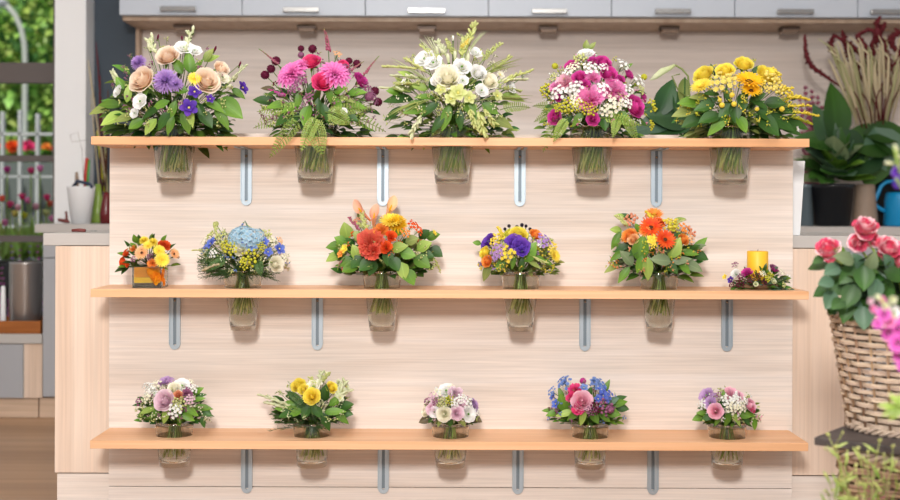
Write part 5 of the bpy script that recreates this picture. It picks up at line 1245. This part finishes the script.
for i, (px, py, ck) in enumerate(tul):
    p = P(px, py, YTu + .04 * (i % 3))
    t = thing('tulip', '%s tulip %s' % ({'hotpink': 'hot pink', 'rosepink': 'rose pink', 'pink': 'pink', 'coral': 'coral red', 'lemon': 'yellow', 'limegreen': 'pale green', 'magenta': 'magenta', 'chartreuse': 'yellow green'}[ck], 'outside the window, %s from the left' % ORDW[i]), 'flower', (p.x, p.y, zs2 + .004), 'tulips in the trough outside')
    put(flowermesh('bud2', ck, 0), 'flower_head', t, p, (r.uniform(-.2, .2), -.2, 1), 4.2 * S(YTu))
    mb = MB(); mb.tube([(p.x, p.y, zs2 + .004), p], .004, 5)
    for k in range(3):
        mb.add(NARROW[k % 2], leafM((p.x, p.y, zs2 + .004), (r.uniform(-.4, .4), r.uniform(-.3, .3), 1), (r.uniform(-1, 1), -1, 0), r.uniform(.14, .26)))
    mb.build('stem', leafmat('light'), t)
lav = [(2, 268), (12, 246), (46, 250), (38, 246), (20, 250), (3, 288), (30, 246), (9, 300)]
lav.sort()
for i, (px, py) in enumerate(lav):
    e = P(px, py, 2.9); a = Vector((e.x + .01, 2.9, .0))
    t = thing('lilac_flower', 'purple flower spike low outside the window, %s from the left' % ORDW[i], 'flower', (a.x, 2.9, -.1), 'purple flower spikes outside')
    spike((a.x, 2.9, -.098), e, (0, 0, 0), .03, r, 26).build('flower_spike', [petmat('aster' if i % 2 else 'stock'), M_sepal], t)
# dark hedge low behind to close the view
def crown_mb(c, rx, ry, rz, n, size, r):
    mb = MB()
    for i in range(n):
        z = r.uniform(-1, 1); a = r.random() * 6.28; q = math.sqrt(1 - z * z); k = r.uniform(.72, 1.05) * (1 + .12 * math.sin(5 * a + 3 * z))
        p = Vector(c) + Vector((q * math.cos(a) * rx, q * math.sin(a) * ry, z * rz)) * k
        if q * math.sin(a) > .55: continue
        d = Vector((q * math.cos(a) + r.uniform(-.8, .8), q * math.sin(a) + r.uniform(-.6, .6), z + r.uniform(-.9, .4)))
        y = d.normalized(); s = size * r.uniform(.6, 1.3)
        nrm = Vector((r.uniform(-.6, .6), -.8, r.uniform(0, 1)))
        M = leafM(p, y, nrm, s); b0 = len(mb.v)
        for v in ((0, 0, 0), (.3, .45, .05), (0, 1, -.1), (-.3, .45, .05)): mb.v.append(M @ Vector(v))
        mb.quad((b0, b0 + 1, b0 + 2, b0 + 3), 0, [(0.5, 0), (1, .5), (.5, 1), (0, .5)])
    return mb
trees = [(8, 2.7, 11, 1.7, 1.5, 'tree', 'bright green bushy tree left of the street lamp'), (50, 1.9, 13.7, 1.4, 2.0, 'treed', 'dark green tree by the white column'), (0, 4.0, 17, 3.2, 2.4, 'tree', 'tall light green tree filling the upper window'), (58, 5.6, 20.4, 2.8, 1.8, 'treey', 'yellow green tree crown by the white column'), (15, 3.6, 25, 7.0, 5.5, 'treed', 'dark tree mass farthest behind the others')]
for i, (px, cz, Yt, rx, rz, mk, lab) in enumerate(trees):
    c = (P(px, 100, Yt).x, Yt, cz); ry = 1.3
    t = thing('tree', lab, 'tree', (c[0], c[1], -.1), 'trees outside the window')
    crown_mb(c, rx, ry, rz, 9000, .17 if Yt < 15 else .26, r).build('crown', leafmat(mk), t)
    mb = MB(); mb.tube([(c[0], c[1], -.09), (c[0] + .1, c[1], c[2] * .6), (c[0], c[1], c[2] + rz * .4)], [.18, .14, .05], 8); mb.ball(c, 1, 16, 0, 1, Matrix.Diagonal((rx * .7, ry * .7, rz * .7)))
    mb.build('trunk_and_branches', leafmat('treed'), t)
for i, (px, lab, hh) in enumerate([(-70, 'dark clipped hedge past the left edge', 1.2), (2, 'green shrub low behind the planter at left', 1.25), (74, 'green shrub low behind the planter near the column', 1.15)]):
    c = P(px, 190, 6.3); t = thing('shrub', lab, 'shrub', (c.x, 6.3, -.1), 'shrubs behind the planter')
    crown_mb((c.x, 6.3, .5), .4, .4, .62 * hh, 1500, .16, r).build('foliage', leafmat('treed' if i % 2 else 'mid'), t)
    mb = MB(); mb.tube([(c.x, 6.3, -.09), (c.x, 6.3, .5)], .04, 6); mb.ball((c.x, 6.3, .5), .3, 12, 0); mb.build('branches', leafmat('treed'), t)
# street lamp
YLp = 9.25
t = thing('street_lamp', 'grey street lamp with curved arm outside the window', 'street lamp', (P(25, 130, YLp).x, YLp, -.1))
pl = [(24.5, 200), (24.8, 130), (25.2, 63), (24.5, 45), (21, 28), (15, 15), (8, 7), (-2, 3)]
mb = MB(); pts = [P(a, b_, YLp) for a, b_ in pl]; pts = [Vector((pts[0].x, YLp, -.09))] + pts
mb.tube(pts, [.035, .035, .03, .028, .028, .028, .028, .03, .03], 8); mb.build('pole', flat('lamp_grey', 'a8aca4', .6), t)
mb = MB(); p = P(-2, 3, YLp); mb.ball((p.x - .12, YLp, p.z), .12, 12, 0, .5, Matrix.Diagonal((2, 1, 1))); mb.build('lamp_head', M_greydoor2, t)
# parked car, only roof and windows glimpsed between posts
YCr = 7.3
cxr = P(38, 190, YCr).x
t = thing('parked_car', 'pale car glimpsed between the railing posts', 'car', (cxr, YCr, -.1))
def prof_box(mb, prof, y0, y1):
    b0 = len(mb.v); n = len(prof)
    for yy in (y0, y1):
        for (px_, pz_) in prof: mb.v.append(Vector((px_, yy, pz_)))
    mb.quad(list(range(b0, b0 + n))); mb.quad([b0 + n + i for i in range(n)][::-1])
    for i in range(n): mb.quad((b0 + i, b0 + (i + 1) % n, b0 + n + (i + 1) % n, b0 + n + i))
X = cxr - .6
mb = MB(); prof_box(mb, [(X - 1.9, .25), (X + 1.9, .25), (X + 2.0, .55), (X + 1.7, .8), (X + .9, .88), (X + .3, 1.28), (X - .9, 1.30), (X - 1.6, .92), (X - 2.0, .85)], YCr - .0, YCr + 1.6); mb.build('body', flat('pale_car_paint', 'c3ccd2', .25, .2), t, False, bevel=.05)
mb = MB(); prof_box(mb, [(X - 1.35, .93), (X + .72, .93), (X + .28, 1.22), (X - .85, 1.24)], YCr - .012, YCr - .002); mb.build('side_window', flat('car_glass_dark', '3c4a50', .1), t, False)
for s in (-1.25, 1.25):
    mb = MB(); mb.lathe([(0, -.02), (.2, -.02), (.31, -.01), (.32, .18), (0, .18)], 24, 0, M=Matrix.Translation((X + s, YCr - .01, .22)) @ Matrix.Rotation(-PI / 2, 4, 'X')); mb.build('wheel', M_black, t)

# ------------------------------------------------------------------ right foreground
YBk = -1.0
bx = P(905, 400, YBk).x
z0b = P(860, 428.5, YBk).z
zt6 = P(860, 315, YBk).z
r0b, r1b = 54 * S(YBk), 71 * S(YBk)
def woven(mb, cxy, z0, z1, ra, rb, rows, stakes, rod, r, sq=None, m=0):
    cx_, cy_ = cxy
    def ringpt(a, rad):
        if sq:
            c, s = math.cos(a), math.sin(a); k = (abs(c) ** 6 + abs(s) ** 6) ** (-1 / 6)
            x_, y_ = rad * k * c, rad * k * s
            cr, sr = math.cos(sq), math.sin(sq)
            return (cx_ + x_ * cr - y_ * sr, cy_ + x_ * sr + y_ * cr)
        return (cx_ + rad * math.cos(a), cy_ + rad * math.sin(a))
    seg = stakes * 4
    for j in range(rows):
        t_ = (j + .5) / rows; rad = ra + (rb - ra) * t_; z = z0 + (z1 - z0) * t_
        for dbl in (-1, 1):
            pts = []
            for i in range(seg):
                a = 2 * PI * i / seg; w = math.cos(stakes / 2 * a + PI * j) * rod * 1.6
                x_, y_ = ringpt(a, rad + w + r.uniform(-.0006, .0006)); pts.append((x_, y_, z + dbl * rod * .85 + r.uniform(-.0008, .0008)))
            mb.tube(pts, rod, 5, m, closed=True)
    return ringpt
t = thing('willow_basket', 'grey brown willow basket holding the two-tone pink roses', 'basket', (bx, YBk, z0b))
r = random.Random(12)
mb = MB(); rp = woven(mb, (bx, YBk), z0b + .01, zt6 - .004, r0b, r1b, 16, 26, .0029, r); mb.build('weave', M_willow, t)
mb = MB()
for i in range(26):
    a = 2 * PI * i / 26; mb.tube([(*rp(a, r0b), z0b + .003), (*rp(a, r1b), zt6)], .0028, 5)
mb.build('stakes', M_willow_d, t)
for zz, rad in ((zt6, r1b), (z0b + .006, r0b)):
    mb = MB()
    for ph in (0, 2.1, 4.2):
        mb.tube([(bx + (rad + .005 * math.cos(14 * q + ph)) * math.cos(q), YBk + (rad + .005 * math.cos(14 * q + ph)) * math.sin(q), zz + .005 * math.sin(14 * q + ph)) for q in [2 * PI * i / 168 for i in range(168)]], .0038, 5, 0, True)
    mb.build('braided_rim', M_willow, t)
mb = MB(); mb.lathe([(0, 0), (r0b - .002, 0), (r0b - .002, .006), (0, .006)], 36, 0, (bx, YBk, z0b + .001)); mb.build('base', M_willow_d, t)
mb = MB(); mb.lathe([(0, 0), (r1b - .016, 0), (r1b - .02, .01), (0, .015)], 36, 0, (bx, YBk, zt6 - .05)); mb.build('soil', M_soil, t)
# roses
t = thing('rose_plant', 'bush of pink and white two-tone roses with dark leaves in the willow basket', 'plant', (bx, YBk, zt6 - .035))
rb0 = Vector((bx, YBk, zt6 - .03))
rs = [(828, 247, 15, (-.35, -.6, .8)), (866, 225, 15, (-.05, -.6, .9)), (858, 242, 12, (-.3, -.8, .3)), (889, 246, 15.5, (.1, -.8, .7)), (873, 240, 9, (0, -.8, .2)), (903, 262, 12, (.4, -.7, .4))]
M_two = organic('rose_two_tone', 'fbd8d4', 'ea4474', .55, .25, .12, .01)
M_two2 = organic('rose_two_tone_pale', 'ec5880', 'ffdce2', .55, .25, .12, .01)
base_rose = [flower_rose(random.Random(3), .03, True), flower_rose(random.Random(8), .04, True)]
rm = [base_rose[0].mesh('rose', [M_two, M_sepal, M_two2]), base_rose[1].mesh('rose', [M_two, M_sepal, M_two2])]
rbm = flower_rosebud(random.Random(2)).mesh('rose', [M_two, M_sepal])
for i, (px, py, rp_, d) in enumerate(rs):
    Yr = YBk - .05 - .02 * (i % 2); p = P(px, py, Yr)
    put(rm[i % 2], 'rose', t, p, d, rp_ * S(Yr), i * 1.3)
    put(rm[(i + 1) % 2], 'rose', t, p - Vector((0, 0, rp_ * S(Yr) * .3)), Vector(d) + Vector((0, 0, -.8)), rp_ * S(Yr) * .85, i * 2.3)
    mb = MB(); mb.tube(bez(rb0 + Vector((.01 * math.cos(i), .01 * math.sin(i), 0)), p - Vector(d).normalized() * .02, (0, 0, .02), 6), .003, 6); mb.build('stem', leafmat('light'), t)
lv = [(818, 260, 16, 200, 'dark'), (832, 270, 24, 200, 'blue'), (845, 258, 28, 160, 'grey'), (858, 262, 26, 120, 'blue'), (848, 275, 30, 220, 'dark'), (864, 278, 32, 265, 'dark'), (838, 288, 30, 215, 'dark'), (830, 300, 26, 240, 'blue'), (850, 296, 34, 240, 'dark'), (866, 300, 34, 260, 'blue'), (846, 312, 28, 250, 'dark'), (864, 318, 30, 265, 'blue'), (880, 275, 28, 60, 'blue'), (886, 290, 34, -60, 'dark'), (896, 275, 30, -20, 'dark'), (840, 252, 20, 150, 'mid'), (872, 262, 26, 70, 'grey'), (826, 282, 22, 190, 'blue'), (895, 305, 32, -50, 'dark'), (880, 310, 30, -80, 'dark'), (875, 290, 30, 250, 'blue'), (856, 285, 26, 200, 'blue'), (854, 308, 26, 220, 'blue'), (838, 304, 22, 210, 'dark'), (862, 268, 24, 180, 'dark'), (888, 262, 24, 120, 'blue')]
for i, (px, py, ln, ang, mk) in enumerate(lv):
    Yr = YBk - .09 - .03 * ((i * 7) % 3) + .03; c = P(px, py, Yr); s = ln * .82 * S(Yr); d = Vector((math.cos(math.radians(ang)), -.3, math.sin(math.radians(ang)))).normalized()
    o = bpy.data.objects.new('leaf', leafmesh('r', i % 2, mk)); COL.objects.link(o); o.parent = t
    o.matrix_basis = Matrix.Translation(-Vector(t.location)) @ leafM(c - d * s * .5, d, (r.uniform(-.4, .4), -1, .6), s)
mb = MB(); C0 = P(868, 285, YBk)
for i in range(120):
    p = C0 + Vector((r.uniform(-.07, .1), r.uniform(-.08, .08), r.uniform(-.06, .05))); d = Vector((r.uniform(-1, 1), r.uniform(-1, .3), r.uniform(-.5, .5)))
    mb.add(ROUND[i % 2], leafM(p, d, (r.uniform(-.4, .4), -.7, .8), .05)); mb.tube([rb0, p], .0012, 3)
mb.build('foliage', leafmat('dark'), t)

# wicker box with dark board under the basket
zL = z0b - .001; ths = .017
cB = Vector((1.03, -1.06)); rot = math.radians(-38)
hb = .2
def rotp(x_, y_): return (cB.x + x_ * math.cos(rot) - y_ * math.sin(rot), cB.y + x_ * math.sin(rot) + y_ * math.cos(rot))
# aim: left corner of the board at px 814
left = P(814, 428, -1.0)
corners = [(-hb, -hb), (hb, -hb), (hb, hb), (-hb, hb)]
minx = min(rotp(*c)[0] for c in corners); 
best = min((rotp(*c) for c in corners), key=lambda q: q[0]); left = P(814, 428, best[1]); cB.x += left.x - best[0]; zTop = left.z
t = thing('board_lid', 'dark stained square board on the wicker hamper under the rose basket', 'board', (cB.x, cB.y, zL - ths))
mb = MB(); b0 = len(mb.v)
for zz in (zL - ths, zL):
    for c in corners: q = rotp(*c); mb.v.append(Vector((q[0], q[1], zz)))
for q in ((3, 2, 1, 0), (4, 5, 6, 7), (0, 1, 5, 4), (1, 2, 6, 5), (2, 3, 7, 6), (3, 0, 4, 7)): mb.quad([b0 + i for i in q])
mb.build('board', M_darkboard, t, False, bevel=.003)
t = thing('wicker_hamper', 'brown square wicker hamper under the dark board', 'hamper', (cB.x, cB.y, 0))
zH = zL - ths - .0105
mb = MB(); rp = woven(mb, (cB.x, cB.y), .02, zH - .01, hb * .78, hb * .87, 24, 40, .0045, r, rot); mb.build('weave', M_willow_d, t)
mb = MB()
for i in range(40):
    a = 2 * PI * i / 40; mb.tube([(*rp(a, hb * .78), .004), (*rp(a, hb * .87), zH)], .0042, 5)
mb.build('stakes', M_willow_d, t)
mb = MB()
for ph in (0, 2.1, 4.2):
    pts = []
    for i in range(200):
        a = 2 * PI * i / 200; x_, y_ = rp(a, hb * .88 + .007 * math.cos(16 * a + ph)); pts.append((x_, y_, zH - .004 + .007 * math.sin(16 * a + ph)))
    mb.tube(pts, .0055, 5, 0, True)
mb.build('braided_rim', M_willow, t)
mb = MB(); mb.lathe([(0, 0), (hb * .78, 0), (hb * .86, zH - .05), (0, zH - .05)], 32, 0, (cB.x, cB.y, .005)); mb.build('lining', flat('dark_lining', '2c2621', .9), t)

# grassy plant in front of the hamper
YG = -1.36
xg = P(868, 480, YG).x
t = thing('plant_pot', 'floor pot below the picture edge holding the green seed-head plant', 'pot', (xg, YG, 0))
pot_mb(xg, YG, .001, .07, .09, .30).build('vessel', M_terra, t)
t = thing('seedhead_plant', 'airy green plant with pale seed heads and pink spikes in front of the hamper', 'plant', (xg, YG, .27))
gb = Vector((xg, YG, .27))
ends = [(828, 434), (836, 446), (858, 448), (846, 455), (880, 440), (868, 452), (893, 446), (884, 455), (842, 480), (826, 475), (833, 490), (856, 465), (878, 470), (896, 462), (868, 436), (850, 440), (822, 462), (890, 432)]
for i, (px, py) in enumerate(ends[:14]):
    e = P(px, py, YG + r.uniform(-.04, .04)); pts = bez(gb, e, (r.uniform(-.03, .02), 0, .04), 8)
    mb = MB(); mb.tube(pts, .0009, 4, 1)
    mb.ball(e, .003, 6, 0, 1.5, Matrix.Rotation(r.random() * 2, 3, 'Y')); 
    for k in (5, 7):
        q = pts[k] + Vector((r.uniform(-.03, .03), 0, r.uniform(.0, .03))); mb.tube([pts[k], q], .0008, 3, 1); mb.ball(q, .0022, 5, 0, 1.5)
        mb.add(NARROW[0], leafM(pts[k], (r.uniform(-1, 1), -.2, r.uniform(-.2, 1)), (0, -1, .3), r.uniform(.02, .035)), 1)
    mb.build('seed_stem', [petmat('limegreen'), leafmat('grass')], t)
for (px, py) in ((868, 478), (885, 476), (858, 484)):
    spike(gb + Vector((.01, 0, 0)), P(px, py, YG - .03), (0, 0, 0), .009, r, 26).build('flower_spike', [petmat('pinkspike'), M_sepal], t)
mb = MB()
for i in range(14):
    p = P(r.uniform(825, 905), r.uniform(478, 512), YG + r.uniform(-.02, .05)); mb.add(NARROW[i % 2], leafM(p, (r.uniform(-.6, .6), -.2, 1), (0, -1, .2), r.uniform(.02, .04))); 
    if i % 3 == 0: mb.tube([gb, p], .0012, 3)
mb.build('foliage', leafmat('fern'), t)

# stock flowers closest to the camera at the right
YSk = -1.72
xs_ = P(935, 480, YSk).x
t = thing('tall_vase', 'tall floor vase past the right edge with the stock flowers', 'vase', (xs_, YSk, 0))
pot_mb(xs_, YSk, .001, .06, .075, .47).build('vessel', M_terra, t)
t = thing('stock_flowers', 'blurred magenta and pale pink stock flowers at the right picture edge', 'flowers', (xs_, YSk, .44))
gb = Vector((xs_, YSk, .44))
heads = [(882, 300, 'pink', 4), (874, 309, 'pink', 4), (884, 314, 'stock', 7), (895, 312, 'white', 6), (890, 322, 'pink', 6), (878, 324, 'stock', 5), (889, 333, 'stock', 8), (900, 328, 'stock', 9), (898, 343, 'stock', 9), (901, 356, 'stock', 8), (893, 300, 'palebud', 4), (886, 307, 'palebud', 4), (898, 335, 'pink', 6), (871, 301, 'lilacpink', 3.5), (903, 366, 'stock', 6), (908, 318, 'stock', 8), (878, 297, 'palebud', 3)]
sp_pts = [P(912, 420, YSk), P(905, 360, YSk), P(893, 315, YSk), P(880, 298, YSk)]
mb = MB(); mb.tube([gb] + sp_pts, [.004, .004, .0035, .003, .002], 6); mb.build('stem', leafmat('light'), t)
for i, (px, py, ck, rp_) in enumerate(heads):
    p = P(px, py, YSk - .01 * (i % 3)); put(flowermesh('eus', ck, i % 3), 'blossom', t, p, (r.uniform(-.6, .3), -1, r.uniform(-.2, .6)), rp_ * S(YSk), i)
mb = MB(); mb.tube([gb, P(925, 300, YSk), P(912, 200, YSk), P(898, 165, YSk), P(894, 145, YSk)], [.004, .004, .003, .0025, .002], 6); mb.tube([P(912, 200, YSk), P(900, 185, YSk), P(896, 178, YSk)], .0025, 6); mb.build('stem', leafmat('light'), t)
for (px, py, ck, k_, rp_, d) in ((889, 163, 'palebud', 'bud', 6, (-1, -.2, .1)), (896, 148, 'palebud', 'bud', 6, (-.5, -.2, .8)), (899, 172, 'purple', 'eus', 7, (-.5, -1, 0)), (898, 183, 'violet', 'eus', 5, (-.3, -1, -.2)), (901, 157, 'palebud', 'bud', 5, (-.6, -.3, .3))):
    p = P(px, py, YSk); put(flowermesh(k_, ck, 0), 'blossom', t, p, d, rp_ * S(YSk), 1)
for (px, py, ln, ang) in ((889, 406, 17, 160), (891, 411, 17, 200), (896, 400, 15, 120), (897, 413, 18, 215), (899, 404, 18, 80)):
    c = P(px, py, YSk); s = ln * S(YSk); d = Vector((math.cos(math.radians(ang)), -.2, math.sin(math.radians(ang)))).normalized()
    o = bpy.data.objects.new('leaf', leafmesh('l', 1, 'light')); COL.objects.link(o); o.parent = t
    o.matrix_basis = Matrix.Translation(-Vector(t.location)) @ leafM(c - d * s * .5, d, (0, -1, .5), s)
mb = MB(); mb.tube([P(912, 420, YSk), P(902, 406, YSk), P(895, 405, YSk)], .002, 5); mb.build('leaf_stalk', leafmat('light'), t)

# grey upright thing between counter end and basket: fallen handle on the floor area
mb = MB(); a = P(846, 300, .3)
# ------------------------------------------------------------------ light, world, camera
w = bpy.data.worlds.new('world'); sc.world = w; w.use_nodes = True
bg = w.node_tree.nodes['Background']; bg.inputs['Color'].default_value = (0.90, 0.95, 1.0, 1); bg.inputs['Strength'].default_value = .72
def area(name, loc, target, size, power, col=(1, 1, 1), sy=None):
    l = bpy.data.lights.new(name, 'AREA'); l.energy = power; l.size = size; l.color = col
    if sy: l.shape = 'RECTANGLE'; l.size_y = sy
    o = bpy.data.objects.new(name, l); COL.objects.link(o); o.location = loc
    o.rotation_euler = (Vector(target) - Vector(loc)).to_track_quat('-Z', 'Y').to_euler(); return o
area('key_lamp', (-0.25, -4.5, 2.3), (0, 0, .9), 0.5, 178, (1, .965, .93))
area('ceiling_lamp', (0.0, -1.6, 3.15), (0, 0, .6), 3.0, 68, (1, .99, .98), 1.0)
area('rear_ceiling_lamp', (0.0, 0.9, 3.15), (0, 2.0, .9), 3.0, 28, (1, .97, .94), 1.0)
sun = bpy.data.lights.new('daylight', 'SUN'); sun.energy = 5.5; sun.angle = .05; sun.color = (1, .97, .9); so = bpy.data.objects.new('daylight', sun); COL.objects.link(so)
so.rotation_euler = Vector((.25, .62, -.9)).to_track_quat('-Z', 'Y').to_euler()
so.location = (0, 0, 5)

cam = bpy.data.cameras.new('camera'); co = bpy.data.objects.new('camera', cam); COL.objects.link(co)
co.location = (0, -3.6, H); co.rotation_euler = (PI / 2, -K_ROLL, 0)
cam.sensor_width = 36; cam.lens = 48; cam.shift_y = -40 / 900
cam.dof.use_dof = True; cam.dof.focus_distance = 3.48; cam.dof.aperture_fstop = 2.5
cam.clip_end = 100
sc.camera = co
sc.view_settings.view_transform = 'Standard'; sc.view_settings.look = 'None'; sc.view_settings.gamma = 1; sc.view_settings.exposure = -0.27
sc.cycles.max_bounces = 12; sc.cycles.transmission_bounces = 10; sc.cycles.transparent_max_bounces = 8; sc.cycles.diffuse_bounces = 3
sc.cycles.use_denoising = True
